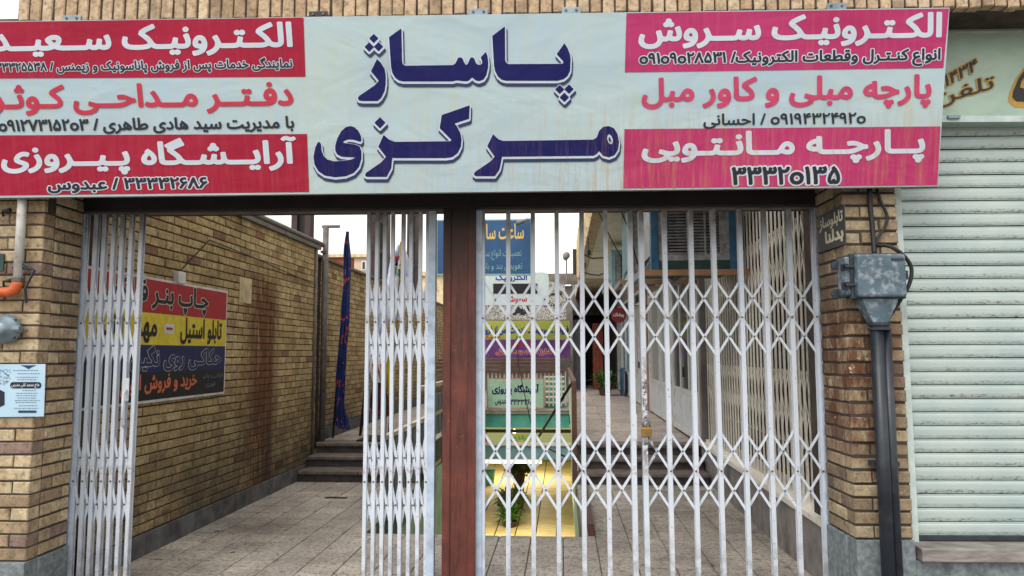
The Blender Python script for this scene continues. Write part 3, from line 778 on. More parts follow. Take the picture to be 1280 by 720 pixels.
# lit shop window behind the beam
sh = thing('basement_shop', 'bright basement shop front with green lettering under the teal fascia', 'shop', (-1.2, 26.5, -1.9), PM)
(u0, z1), (u1, z0) = pf(604, 536, 26.5), pf(715, 562, 26.5)
part('shop_board', MB().box(u0-.6, u1, 26.5, 26.6, z0-.2, z1+.3), M['lit_sign'], sh)
part('red_panel', MB().box(u0, u0+.14, 26.44, 26.5, z0-.1, z1), M['ink_red'], sh)
bgr = board('basement_sign', 'green lettering sign above the basement shop', 'sign', PM @ Matrix.Translation((0, 26.45, 0)))
bgr.poly('sign_sheet', [(636,543),(668,543),(668,553),(636,553)], M['p_lime'], .01, 0)
bgr.text('لوازم', (638,544,666,552), M['teal'], .05, .012)
lamp = thing('ceiling_lamp', 'small round lit lamp glowing under the teal fascia', 'lamp', (*[pf(643,539,22)[0]], 22, pf(643,539,22)[1]), PM)
uu, zz = pf(643, 539, 22)
part('bulb', MB().lathe([(0.001,-.07),(.05,-.05),(.07,0),(.05,.05),(.001,.07)], Matrix.Translation((uu,22,zz)), 14), M['lamp_on'], lamp, smooth=True)
part('cord', MB().tube([(uu,22,zz+.09),(uu,22,zz+.3)],.012,6), M['cable'], lamp)
for (u_, v_, z_, e) in ((-1.3, 15.2, zb-.2, 70), (-1.4, 23.5, -.9, 60), (-.9, 12.5, -.7, 22)):
    l = bpy.data.lights.new('basement_tube_light', 'AREA'); l.energy = e * 1.1; l.shape = 'RECTANGLE'; l.size = 1.6; l.size_y = .3; l.color = (1, .87, .58)
    lo = bpy.data.objects.new('basement_tube_light', l); COL.objects.link(lo); lo.matrix_world = PM @ Matrix.Translation((u_, v_, z_))
# plants
def leaves(name, c, r, n, mat, parent, up=0.2, ln=.28, w=.035, seed=1):
    q = random.Random(seed); mb = MB()
    for i in range(n):
        a = q.uniform(0, 2*math.pi); el = q.uniform(-.15, 1.3); d = Vector((math.cos(a)*math.cos(el), math.sin(a)*math.cos(el), math.sin(el)+up)).normalized()
        s = Vector(c) + Vector((q.uniform(-r,r)*.6, q.uniform(-r,r)*.6, q.uniform(0,r)*.8)); L = ln*q.uniform(.6,1.2)
        side = d.cross(Vector((0,0,1))).normalized()*w*q.uniform(.7,1.3); m = s+d*L*.5+Vector((0,0,.02)); t = s+d*L-Vector((0,0,L*.22))
        mb.add([s-side*.3, s+side*.3, m+side, m-side, t], [(0,1,2,3),(3,2,4)])
    return part(name, mb, mat, parent)
def potted(label, px, py, v_, zb_, r, n, mat, ln=.3, seed=1, h=.3, w=.035):
    u_, _ = pf(px, py, v_)
    p = thing('potted_plant', label, 'plant', (u_, v_, zb_), PM, group=None)
    part('pot', MB().lathe([(.1,0),(.14,.02),(.17,h*.8),(.18,h*.8),(.18,h),(.15,h)], Matrix.Translation((u_,v_,zb_)), 14), M['pot'], p)
    part('stem', MB().tube([(u_,v_,zb_+h*.8),(u_+.03,v_,zb_+h+r*.8)],.02,6), M['pot'], p)
    leaves('foliage', (u_, v_, zb_+h), r, n, mat, p, ln=ln, seed=seed, w=w)
potted('spiky green plant nearest the opening edge on the basement floor', 637, 660, 17.2, BZ, .2, 150, M['leaf'], .42, 3, .14)
potted('bushy dark green plant in the middle of the basement row', 639, 640, 18.2, BZ, .42, 420, M['leaf_d'], .28, 4, .2, .05)
potted('farthest bushy plant of the basement row, below the tube light', 649, 605, 21.5, BZ, .5, 420, M['leaf_d'], .34, 5, .5, .06)
potted('fern-like plant at the foot of the red brick pier at the passage end', 756, 482, 20.0, ZU, .25, 110, M['leaf'], .55, 6, .2, .04)
uu, _ = pf(612, 600, 22.5)
bn = thing('waste_bin', 'small teal bin on the basement floor at the left', 'bin', (uu, 22.5, BZ), PM)
part('bin_body', MB().lathe([(.13,0),(.17,.42),(.18,.42),(.18,.46),(.14,.46)], Matrix.Translation((uu,22.5,BZ)), 12), M['teal'], bn)
part('bin_rim', MB().lathe([(.185,.46),(.185,.49)], Matrix.Translation((uu,22.5,BZ)), 12), M['teal_dark'], bn)
ct = thing('wooden_crate', 'orange slatted wooden crate beside the basement plants, seen through the folded gate', 'crate', (pf(540,650,17.2)[0], 17.2, BZ), PM)
uc = pf(537, 650, 17.2)[0]
for k in range(5): part('slat', MB().box(uc-.35, uc+.35, 17.0, 17.02, BZ+.05+k*.13, BZ+.14+k*.13), M['plank'], ct)
for sx in (-.35, .32): part('corner_post', MB().box(uc+sx, uc+sx+.03, 17.02, 17.06, BZ, BZ+.7), M['plank'], ct)
part('crate_back', MB().box(uc-.35, uc+.35, 17.4, 17.43, BZ, BZ+.7).box(uc-.35,uc-.33,17.06,17.4,BZ+.02,BZ+.68), M['plank'], ct)

# railings round the opening
rr = thing('opening_railing', 'brown topped railing with pale bars along the right of the opening', 'railing', (AU1+.03, SV, ZU), PM)
ur = AU1 - .02
part('corner_post', MB().box(ur-.03, ur+.03, SV+.0, SV+.06, .0, 1.2), M['rail_brown'], rr, bevel=.004)
part('top_rail', MB().box(ur-.03, ur+.03, SV+.06, AV1+1.5, 1.16, 1.21), M['rail_brown'], rr)
part('kerb', MB().box(AU1+.05, AU1+.1, AV0+.02, SV+.03, .002, .1), M['rail_brown'], rr)
bmesh_ = MB().box(-.012,.012,-.012,.012,0,.8).mesh('baluster', M['mint'])
k = SV+.2
while k < AV1: inst('baluster', bmesh_, rr, (ur, k, ZU-.02)); k += .16
part('bottom_rail', MB().box(ur-.015, ur+.015, SV+.06, AV1, ZU+.06, ZU+.1), M['mint'], rr)
rl = thing('opening_railing', 'grey sheet railing along the left of the opening, behind the folded gate', 'railing', (AU0+.03, 7, 0), PM)
k = 6.9; i = 0
while k < AV1 - .01:
    part('rail_post', MB().box(AU0-.02, AU0+.02, k-.02, k+.02, 0, 1.12), M['rail_brown'], rl)
    nx = min(k+1.15, AV1)
    for s_ in range(8):
        a = k+.03+s_*(nx-k-.06)/8; b_ = a+(nx-k-.06)/8
        part('sheet_rib', MB().box(AU0-.01+(s_%2)*.012, AU0+.004+(s_%2)*.012, a, b_-.002, (.1 if k < SV else .45), (.70 if k < SV+.5 else 1.0)), M['rail_grey'], rl)
    k = nx
part('mid_rail', MB().box(AU0-.025, AU0+.025, 6.9, AV1, .72, .76), M['nosing'], rl)
part('top_rail', MB().box(AU0-.025, AU0+.025, 8.6, AV1, 1.1, 1.15), M['nosing'], rl)
rf = thing('far_railing', 'several brown handrails and pale bars across the far side of the opening', 'railing', ((AU0+AU1)/2, AV1, ZU), PM)
for (py, v_) in ((464.5, AV1+.1), (459, AV1+1.0), (454, AV1+2.0), (450, AV1+3.2)):
    (u0, z0), (u1, _) = pf(606, py, v_), pf(706 if v_ < AV1+.5 else 699, py, v_)
    part('hand_rail', MB().box(u0-1.2, u1, v_-.02, v_+.02, z0-.025, z0+.02), M['rail_brown'], rf)
_, ztr = pf(640, 464.5, AV1+.1)
bmf = MB().box(-.013,.013,-.013,.013,0,ztr-.45).mesh('baluster', M['nosing'])
u_ = AU0-.1
while u_ < AU1-.05: inst('baluster', bmf, rf, (u_, AV1+.12, .45)); u_ += .085
# teal stair flight beyond
st = thing('teal_stairs', 'teal stair flight with cream nosings beyond the far railing', 'stairs', (0, AV1+.6, 0), PM)
for i in range(6):
    z_ = .60 + .0*i
    zz0 = .42 + i*.1; vv = AV1+.4+i*.3
    part('riser', MB().box(-.45, AU1-.12, vv+.03, vv+.3, zz0-.12, zz0+.05), M['teal'], st)
    part('tread', MB().box(-.45, AU1-.12, vv, vv+.3, zz0+.052, zz0+.08), M['nosing'], st)
# diagonal dark handrails
def rodpx(name, label, a, va, b_, vb, r):
    p, q = pf(*a, va), pf(*b_, vb)
    o = part(name, MB().tube([(p[0], va, p[1]), (q[0], vb, q[1])], r, 8), M['cable'], None, PM, (p[0], va, p[1]), smooth=True)
    return tag(o, label, 'handrail')
rodpx('stair_handrail', 'black diagonal handrail dropping from the railing corner into the opening', (714,480), SV+.1, (674,545), 11.2, .018)
rodpx('stair_handrail', 'short lower black handrail descending to the right below the first', (686,561), 11.4, (709,572), 10.2, .014)
o = part('hanging_wire', MB().tube([(*[pf(646,420,13)[0]],13,pf(646,420,13)[1]),(pf(648,455,13)[0],13,pf(648,455,13)[1]),(pf(655,490,13)[0],13,pf(655,490,13)[1]),(pf(664,530,13)[0],13,pf(664,530,13)[1])], .008, 5), M['cable'], None, PM, (pf(646,420,13)[0],13,1))
tag(o, 'thin black wire hanging in front of the mint hairdresser sign', 'wire')
# mint hairdresser sign
b = board('shop_sign', 'mint green sign with blue hairdresser lettering on the far railing', 'sign', PM @ Matrix.Translation((0, AV1-.06, 0)))
b.poly('sign_frame', [(608.5,472.5),(680.5,472.5),(680.5,511),(608.5,511)], M['salmon'], .02, 0)
b.poly('sign_sheet', [(610,474),(679,474),(679,509.5),(610,509.5)], M['p_mint'], .024, .0205)
b.text('آرایشگاه پیروزی', (615,480,674,494), M['navy'], .045, .027)
b.text('۳۳۳۳۲۶۸۶', (638,499,670,506), M['navy'], .03, .027); b.text('عبدوس', (619,499,633,507), M['navy'], .03, .027)

# ------------------------------------------------------------------ signs at the end of the passage
(uL_, _), (uR_, _) = pf(590, 400, 22.3), pf(716, 400, 22.3)
ew = thing('end_building', 'grey rendered building closing the end of the passage', 'building', (-1, 22.4, 0), PM)
part('wall', MB().box(UL-.1, .32, 22.4, 27.4, -.3, pf(640,358,22.4)[1]), M['wall_grey'], ew)
part('pale_pier', MB().box(.32, .62, 23.2, 23.6, 0, 2.6), M['rail_grey'], ew)
part('back_wall', MB().box(.33, 3.2, 26.61, 27.2, ZU-.3, 4.1), M['wall_grey'], ew)
part('door_opening', MB().box(.35, 1.72, 26.5, 26.6, ZU, 2.9), M['dark'], ew)
part('door_lintel', MB().box(.35, 1.72, 26.45, 26.6, 2.905, 3.2), M['coping'], ew)
part('top_beam', MB().box(-1.7, .5, 22.2, 22.39, pf(640,356,22.3)[1], pf(640,343,22.3)[1]), M['coping'], ew)
pr = thing('brick_pier', 'red brick pier beside the dark doorway at the far end', 'pillar', (1.2, 23, 0), PM)
u0, _ = pf(741, 440, 23); u1, _ = pf(754, 440, 23)
part('pier_core', MB().box(u0+.01, u1-.01, 23.01, 23.5, ZU, pf(741,404,23)[1]), M['mortar'], pr)
lay(pr, Matrix.Translation((u0, 23, 0)), u1-u0, ZU, pf(741,404,23)[1], .085, .17, M['brick_red'])
b = board('hanging_sign', 'blue sign with gold Persian clock-repair lettering, highest of the signs', 'sign', PM @ Matrix.Translation((0, 13, 0)))
b.poly('sign_frame', [(545,275),(664.5,274),(664.5,344.5),(545,344.5)], M['b_pale'], .02, -.02)
b.poly('sign_sheet', [(547,276.5),(663,275.5),(663,342),(547,342)], M['b_blue'], .024, .0205)
b.text('ساعت سازی', (594,280,655,305), M['b_gold'], .02, .027)
b.text('تعمیرات انواع ساعت', (594,312,652,325), M['b_pale'], 0, .027)
b.text('تعویض بند و باطری'.replace('ض','ص'), (594,328,653,339), M['b_pale'], 0, .027)
part('hanger', MB().tube([(pf(626,250,13)[0],13,pf(626,250,13)[1]),(pf(626,275,13)[0],13,pf(626,275,13)[1])],.006,5).tube([(pf(639,250,13)[0],13,pf(639,250,13)[1]),(pf(639,275,13)[0],13,pf(639,275,13)[1])],.012,5), M['cable'], b.root)
lp = thing('sign_lamp', 'grey floodlight arm at the top right corner of the blue sign', 'lamp', (pf(665,272,12.8)[0], 12.8, pf(665,272,12.8)[1]), PM)
a_, b__, c__ = pf(647,280,12.7), pf(660,275,12.75), pf(668,272,12.8)
part('lamp_head', MB().tube([(a_[0],12.6,a_[1]),(b__[0],12.7,b__[1])],[.045,.028],10), M['lamp_grey'], lp, smooth=True)
part('lamp_arm', MB().tube([(b__[0],12.7,b__[1]),(c__[0],12.8,c__[1]),(pf(667,292,12.8)[0],12.8,pf(667,292,12.8)[1])],.015,6), M['lamp_grey'], lp, smooth=True)
# light box
b = board('light_box', 'white rounded electronics light box with black display window under the blue sign', 'sign', PM @ Matrix.Translation((0, 16, 0)))
def rrect(x0,y0,x1,y1,r,n=5):
    P = []
    for cx, cy, a0 in ((x1-r,y0+r,-90),(x1-r,y1-r,0),(x0+r,y1-r,90),(x0+r,y0+r,180)):
        for k in range(n+1):
            q = R(a0+90*k/n); P.append((cx+r*math.cos(q), cy+r*math.sin(q)))
    return P
b.poly('box_body', rrect(603.5,341,686,382,6), M['led_body'], .1, -.1)
b.poly('display_window', [(617,355),(672,355),(672,367.5),(617,367.5)], M['black_p'], .11, .1)
b.text('الکترونیک', (620,343,659,353), M['ink_blue'], .03, .104); b.text('سروش', (633,370,659,380), M['ink_red'], .03, .104)
b = board('speckled_sign', 'large black and white speckled sign behind the light box', 'sign', PM @ Matrix.Translation((0, 20.5, 0)))
b.poly('sign_sheet', [(604,379),(688,352),(706,356),(708,399.5),(604,399.5)], M['news'], .04, -.04)
b.text('تلفن همراه', (685,364,703,371), M['black_p'], .05, .05); b.text('فروش', (640,382,662,394), M['black_p'], .1, .05); b.text('نمایندگی', (680,378,702,384), M['black_p'], .04, .05)
b = board('shop_banner', 'lime yellow banner with blue lettering above the purple banner', 'banner', PM @ Matrix.Translation((0, 21.5, 0)))
b.poly('banner_sheet', [(596,401),(712,401),(712,424),(596,424)], M['p_lime'], .02, -.02)
b.text('فروش ـ سرویس ـ خدمات پس از فروش', (598,407,711,420), M['ink_blue'], .05, .024); b.text('تعمیرات', (602,419,626,424), M['ink_red'], .04, .024)
b = board('shop_banner', 'purple banner with red lettering at the foot of the end wall signs', 'banner', PM @ Matrix.Translation((0, 21.4, 0)))
b.poly('banner_sheet', [(596,425),(713,425),(713,447.5),(596,447.5)], M['p_purple'], .02, -.02)
b.text('شارژ کارت بند موبایل', (620,436,690,444), M['ink_red'], .06, .024, outline=.05, ocol=M['p_white']); b.text('خدمات', (634,427,672,433), M['ink_red'], .06, .024)

# ------------------------------------------------------------------ right side: plinth, cream folding gate, shops, coolers, soffit
pl = thing('side_plinth', 'low grey slab plinth with cream ledge under the cream folding gates', 'wall', (UR, 6.8, 0), PM)
v0 = 4.9
for i in range(8):
    a = v0+i*(9.3-v0)/8; b_ = v0+(i+1)*(9.3-v0)/8
    part('plinth_slab', MB().box(UR, UR+.05, a+.002, b_-.002, -.01, .40), M['plinth'], pl, bevel=.002)
part('plinth_core', MB().box(UR+.05, UR+.5, v0, 9.3, -.1, .40), M['mortar'], pl)
part('ledge', MB().box(UR-.03, UR+.3, v0, 9.3, .395, .44), M['cream'], pl, bevel=.004)
part('sill_rail', MB().box(UR+.04, UR+.09, v0, 9.3, .442, .475), M['cream'], pl)
rbm = MB().box(UR+.75, UR+.9, 4.9, 9.2, .44, 3.5)
rb = thing('right_building', 'right-hand arcade building with shops below a projecting pale green soffit', 'building', (3, 15, 0), PM)
part('dark_shop_back', rbm, M['dark'], rb)
part('upper_wall', MB().box(UR+.0, UR+.3, 4.95, 27, 2.95, 3.5), M['wall_grey'], rb)
part('far_wall', MB().box(UR+.0, UR+.3, 23.05, 26.6, ZU, 2.95), M['wall_grey'], rb)
part('return_wall', MB().box(UR+.0, UR+.9, 9.2, 9.3, .44, 2.95), M['wall_grey'], rb)
SE = .48
part('soffit', MB().box(SE, UR+.3, 6.0, 19.0, 3.5, 3.55), M['soffit'], rb)
part('fascia_board', MB().box(SE-.06, SE, 6.0, 19.0, 3.46, 4.4), M['fascia'], rb)
part('soffit_trim', MB().box(SE-.002, SE+.1, 6.0, 19, 3.44, 3.497), M['fascia'], rb)
part('floor_above', MB().box(SE, 8, 6.0, 27, 3.56, 4.39), M['fascia'], rb)
part('upper_storey', MB().box(UR-.3, 8, 6.0, 27, 4.4, 7.0), M['fascia'], rb)
part('side_mass', MB().box(UR+.95, 8, 5.0, 27, ZU-.3, 3.5), M['wall_grey'], rb)
rm = MB()
for k in range(14): rm.box(SE-.11, SE-.06, 6.5+k*.9, 6.53+k*.9, 3.46, 4.4)
part('fascia_ribs', rm, M['fascia'], rb, kind='stuff')
part('balcony_stub', MB().box(SE-.2, SE-.08, 18.4, 18.5, 3.55, 4.2), M['brown_dark'], rb)
bulb = MB()
# cables and bulbs on soffit
def soffit_cable(label, pts, r=.008):
    P = []
    for (x, y, v_) in pts: u_, z_ = pf(x, y, v_); P.append((u_, v_, z_))
    o = part('cable', MB().tube(P, r, 5), M['cable'], None, PM, P[0]); return tag(o, label, 'cable')
soffit_cable('black cable sagging under the soffit', [(728,340,13),(738,343,13),(748,344,13),(760,340,13)], .012)
soffit_cable('knotted black cable near the far bulb under the soffit', [(729,318,14),(740,323,14),(756,322,14)], .012)
soffit_cable('thin cable running diagonally under the soffit to the coolers', [(748,264,9),(762,295,10),(778,325,11),(790,342,11)], .008)
soffit_cable('pale diagonal cable crossing in front of the second cooler', [(776,262,8.6),(785,285,8.8),(797,330,9.2)], .008)
for lab, x, y in (('upper small black bulb holder hanging from the soffit', 736, 315), ('lower small black bulb holder hanging from the soffit', 730, 331)):
    u_, z_ = pf(x, y, 12)
    t_ = thing('bulb_holder', lab, 'lamp', (u_, 12, z_), PM)
    part('wire', MB().tube([(u_,12,z_+.03),(u_,12,z_+.25)],.006,5), M['cable'], t_)
    part('socket', MB().lathe([(.015,.04),(.03,.03),(.03,-.03),(.02,-.06)], Matrix.Translation((u_,12,z_)), 10), M['cable'], t_)
# flood lamp on pole, far
u_, z_ = pf(708, 325, 19)
t_ = thing('pole_lamp', 'small grey lamp on a thin pole left of the cream fascia', 'lamp', (u_, 19, z_), PM)
part('lamp_head', MB().lathe([(.02,.1),(.07,.07),(.1,0),(.07,-.08),(.03,-.13)], Matrix.Translation((u_,19,z_+.12))@Matrix.Rotation(R(20),4,'Y'), 12), M['lamp_grey'], t_, smooth=True)
part('pole', MB().tube([(u_,19,z_-.6),(u_,19,z_+.05)],.02,6), M['lamp_grey'], t_)

# ---- folding gates
def gate_parts(root, org, xdir, n, w, z0, z1, rows, mat, pw=.03, L=.58, ends=(True,True), bw=.016, lean=.007):
    """pickets at org + xdir*i*w; rows = [z of pivot]; everything local to root frame"""
    ang = math.atan2(xdir[1], xdir[0]); Rz = Matrix.Rotation(ang, 4, 'Z'); X = Vector(xdir)
    base = Matrix.Translation(Vector(org)) @ Rz; inv = Matrix.Translation(-ORG[root.name])
    # channel pair with the lattice between
    pm = MB().box(-pw/2, pw/2, -.020, -.012, z0, z1).box(-pw/2, -pw/2+.004, -.012, -.006, z0, z1).box(pw/2-.004, pw/2, -.012, -.006, z0, z1)
    pm.box(-pw/2, pw/2, .012, .020, z0, z1)
    pme = pm.mesh('picket', mat)
    for i in range(n):
        inst('picket', pme, root, (0,0,0), M=inv @ base @ Matrix.Translation((i*w, 0, 0)) @ Matrix.Rotation(rnd.uniform(-lean, lean)*.5, 4, 'Y') @ Matrix.Rotation(rnd.uniform(-.05,.05), 4, 'Z'))
    hh = math.sqrt(max(L*L-(2*w)**2, .01))/2
    bar = MB().box(0, L, -.0018, .0018, -bw/2, bw/2).mesh('lattice_bar', mat)
    half = MB().box(0, L/2+.01, -.0018, .0018, -bw/2, bw/2).mesh('lattice_bar', mat)
    a = math.atan2(hh, w)
    rv = MB()
    for zc in rows:
        for i in range(-1, n-1):
            for sgn, yy in ((1, -.006), (-1, .004)):
                if i >= 0 and i+2 < n:
                    M_ = Matrix.Translation((i*w, yy, zc+sgn*hh+rnd.uniform(-.003,.003))) @ Matrix.Rotation(sgn*a+rnd.uniform(-.012,.012), 4, 'Y'); me = bar
                elif i == -1 and ends[0]:
                    M_ = Matrix.Translation((0, yy, zc)) @ Matrix.Rotation(sgn*a, 4, 'Y'); me = half
                elif i+2 == n and ends[1]:
                    M_ = Matrix.Translation((i*w, yy, zc+sgn*hh)) @ Matrix.Rotation(sgn*a, 4, 'Y'); me = half
                else: continue
                inst('lattice_bar', me, root, (0,0,0), M=inv @ base @ M_)
        for i in range(n):
            for (x, z, y) in ((i*w, zc, -.024), ((i+.5)*w, zc+hh/2, -.011), ((i+.5)*w, zc-hh/2, -.011)):
                if i == n-1 and x > i*w: continue
                rv.lathe([(.0075, 0), (.006, .004)], base @ Matrix.Translation((x, y+.004, z)) @ Matrix.Rotation(R(90), 4, 'X'), 6)
    part('rivets', rv, M['rivet'], root, kind='stuff')
ZB = gz(262)                                     # underside of the lintel
rowz = [gz(398), gz(588)]
rowb = [gz(402), gz(602)]
# right bay: leaf A (left), leaf B (right)
def leaf(label, xa, xb, n, rows, L, y=0., pw=.028, group='white folding gate leaves', stile=None, z0=.03, lead=None, mat='white'):
    X0, X1 = gx(xa, y), gx(xb, y); w = (X1-X0)/(n-1)
    t_ = thing('folding_gate', label, 'gate', ((X0+X1)/2, y, 0), ID, group=group)
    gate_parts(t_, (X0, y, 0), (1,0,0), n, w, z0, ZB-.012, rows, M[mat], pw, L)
    if stile:                                     # wide fixed stile, side -1 / 1
        s = X0-.03 if stile == -1 else X1+.03
        part('stile', MB().box(s-.024, s+.024, y-.03, y+.03, z0, ZB-.004), M['white_frame'], t_, bevel=.003)
    if lead:
        s = X1 if lead == 1 else X0
        part('lead_stile', MB().box(s-.016, s+.016, y-.026, y-.0205, z0, ZB-.02).box(s-.016, s-.012, y-.0205, y+.026, z0, ZB-.02), M[mat], t_)
    return t_, X0, X1, w
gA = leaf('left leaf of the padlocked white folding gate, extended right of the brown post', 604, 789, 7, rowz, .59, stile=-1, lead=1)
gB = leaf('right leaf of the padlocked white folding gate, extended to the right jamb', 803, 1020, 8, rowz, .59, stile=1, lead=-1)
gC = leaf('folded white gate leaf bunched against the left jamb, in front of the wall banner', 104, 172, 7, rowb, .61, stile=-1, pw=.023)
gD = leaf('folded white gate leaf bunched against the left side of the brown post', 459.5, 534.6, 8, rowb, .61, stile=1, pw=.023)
# handle on leaf C
hX = gx(165); hz = gz(510)
part('handle', MB().tube([(hX,-.03,hz+.12),(hX,-.065,hz+.1),(hX,-.065,hz-.1),(hX,-.03,hz-.12)], .009, 8), M['white'], gC[0], smooth=True)
part('latch_plate', MB().box(hX-.03, hX+.015, -.03, -.024, hz+.05, hz+.2), M['white'], gC[0])
# lock plate + padlock
lx, lz = gx(804), gz(537)
part('lock_plate', MB().box(gx(789)-.012, gx(789)+.02, -.031, -.0265, lz-.06, lz+.1), M['white'], gA[0])
pk = thing('padlock', 'brass padlock hanging on the meeting stiles of the white gate', 'padlock', (lx, -.05, lz), ID)
part('lock_body', MB().box(lx-.032, lx+.032, -.068, -.04, lz-.04, lz+.02), M['brass'], pk, bevel=.006)
q = [(lx-.02, -.054, lz+.015)] + [(lx-.02*math.cos(a), -.054, lz+.045+.022*math.sin(a)) for a in [i*math.pi/8 for i in range(9)]] + [(lx+.02, -.054, lz+.015)]
part('shackle', MB().tube(q, .006, 8), M['steel'], pk, smooth=True)
part('keyhole_face', MB().lathe([(.012,0),(.010,.003)], Matrix.Translation((lx,-.068,lz-.012))@Matrix.Rotation(R(90),4,'X'), 12), M['steel'], pk)

# steel frame of the entrance
fr = thing('entrance_frame', 'red brown steel frame of the entrance with blackened lintel and centre post', 'frame', (0,0,0), ID)
xa, xb = gx(553.5,-.05,500), gx(594.5,-.05,500)
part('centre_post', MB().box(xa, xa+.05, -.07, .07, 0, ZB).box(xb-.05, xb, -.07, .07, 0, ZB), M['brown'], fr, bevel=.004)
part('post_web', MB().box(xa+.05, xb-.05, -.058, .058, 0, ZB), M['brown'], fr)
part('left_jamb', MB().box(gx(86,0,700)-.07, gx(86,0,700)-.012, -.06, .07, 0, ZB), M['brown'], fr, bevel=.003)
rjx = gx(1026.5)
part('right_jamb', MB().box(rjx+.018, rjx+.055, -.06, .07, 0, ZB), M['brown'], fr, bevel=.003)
ZB2 = gz(243, -.12)
part('lintel', MB().box(-3.2, 2.02, -.08, .14, ZB, ZB+.22), M['beam'], fr, bevel=.004)
part('lintel_lip', MB().box(-3.1, 1.96, -.035, .035, ZB-.011, ZB-.001), M['pipe_grey'], fr)
part('upper_beam', MB().box(-3.2, 2.02, -.11, .12, ZB+.222, ZB+.34), M['teal_dark'], fr)
part('bottom_track', MB().box(-3.0, 1.94, -.03, .03, .001, .025), M['brown_dark'], fr)

# ------------------------------------------------------------------ street pilasters
FY = -.45
def pilaster(label, x_corner, side, xo, zb_, mat, mort, extra_x):
    """side=+1: the gate is to the left of the pilaster (right pilaster)"""
    zt = 3.66
    t_ = thing('brick_pilaster', label, 'pillar', ((x_corner+xo)/2, FY, 0), ID)
    a, b_ = min(x_corner, xo), max(x_corner, xo)
    ins = .008
    part('mortar_core', MB().box(a+ins, b_-ins, FY+ins, -.07 if side > 0 else -.07, zb_, zt).box(a+ins+(.03 if side>0 else 0), b_-ins-(.03 if side<0 else 0), -.07, .25, zb_, zt), mort, t_)
    pitch = .077
    if side > 0: lay(t_, Matrix.Translation((a, FY, 0)), b_-a, zb_, zt-.01, pitch, .225, mat, depth=.1, limit=160, order=lambda c: c[2], first_off=-.115, vary=.008, joint=.015, jx=.007)
    else: lay(t_, Matrix.Translation((a, FY, 0)), b_-a, zb_, zt-.01, pitch, .225, mat, depth=.1, limit=208, order=lambda c: c[2], first_off=((b_-a)%.225)-.225, vary=.004)
    # side face towards the gate
    if side > 0: Ms = Matrix(((0,1,0,x_corner),(-1,0,0,-.072),(0,0,1,0),(0,0,0,1)))      # x along -Y, -y outwards = -X
    else: Ms = Matrix(((0,-1,0,x_corner),(1,0,0,FY+.104),(0,0,1,0),(0,0,0,1)))             # x along +Y, -y outwards = +X
    lay(t_, Ms, -.072-(FY+.104), zb_, 2.95, pitch, .2, mat, depth=.08, limit=90, vary=.005, joint=.014, jx=.007)
    nb = 3
    for i in range(2):
        x0 = a + (b_-a)*i/2; x1 = a + (b_-a)*(i+1)/2
        part('base_slab', MB().box(x0+.001, x1-.001, FY-.012, FY+.1, 0, zb_-.004), M['base_stone'], t_, bevel=.004)
    if side > 0: part('base_return', MB().box(a-.012, a+.08, FY+.101, -.07, 0, zb_-.004), M['base_stone'], t_, bevel=.004)
    else: part('base_return', MB().box(b_-.08, b_+.012, FY+.101, -.07, 0, zb_-.004), M['base_stone'], t_, bevel=.004)
    return t_
XLc = gx(38, FY, 600); XRc = gx(1066, FY, 600); XRe = gx(1139, FY, 600)
ZBL = gz(702, FY, 30); ZBR = gz(674, FY, 1080)
PLt = pilaster('yellow brick pilaster at the left edge with poster, gas pipe and regulator', XLc, -1, XLc-1.6, ZBL, M['brick_l'], M['mortar'], 0)
PRt = pilaster('yellow brick pilaster between the gate and the shutter, rust stained behind the meter box', XRc, 1, XRe, ZBR, M['brick_r'], M['mortar'], 0)

# ------------------------------------------------------------------ wall over the entrance and the brick overhang
uw = struct('upper_facade', MB().box(-5.2, 6.5, .03, .25, ZB+.35, 3.66), M['mortar'])
OVY = -.74; zo = gz(17.5, OVY, 640)
ov = thing('brick_overhang', 'band of upright pale bricks projecting just above the big banner', 'wall', (0, OVY, zo), ID)
ovl = gx(22, OVY, 10)
part('mortar_core', MB().box(ovl, 6.5, OVY+.008, .25, zo+.012, zo+.62), M['mortar'], ov)
Mt = Matrix.Translation((0,0,0))
x = ovl; lst = [brick_mesh(.061, .20, .06, M['brick_t'], 40+s) for s in range(4)]
while x < 5.2:
    inst('brick', lst[rnd.randrange(4)], ov, (x+.035, OVY+rnd.uniform(-.004,.004), zo+.1+rnd.uniform(-.006,.006)), (0, rnd.uniform(-.02,.02), 0)); x += .0715
lst2 = [brick_mesh(.2, .062, .06, M['brick_t'], 50+s) for s in range(3)]
x = ovl
while x < 5.0:
    inst('brick', lst2[rnd.randrange(3)], ov, (x+.1, OVY, zo+.245)); x += .212
lay(ov, Matrix.Translation((ovl, OVY, 0)), 6.5-ovl, zo+.285, zo+.61, .075, .212, M['brick_t'], limit=0, stuff_depth=.012)
# small metal clips over the banner
for px, lab in ((90, 'leftmost metal bracket over the banner'), (398, 'rusty metal bracket above the left edge of the pale banner panel'), (598, 'dark metal bracket above the middle of the banner'), (714, 'grey perforated bracket right of the banner middle'), (1046, 'grey metal bracket above the pink panel')):
    X_ = gx(px, OVY-.01, 14)
    t_ = thing('banner_bracket', lab, 'bracket', (X_, OVY-.01, zo), ID, group='metal brackets fixing the top of the banner')
    part('plate', MB().box(X_-.055, X_+.055, OVY-.012, OVY-.006, zo-.03, zo+.03), M['gas_grey'] if px != 398 else M['brown'], t_, bevel=.002)
    part('bolts', MB().lathe([(.008,0),(.007,.006)], Matrix.Translation((X_-.03,OVY-.012,zo+.012))@Matrix.Rotation(R(90),4,'X'),8).lathe([(.008,0),(.007,.006)], Matrix.Translation((X_+.03,OVY-.012,zo+.012))@Matrix.Rotation(R(90),4,'X'),8), M['rivet'], t_)

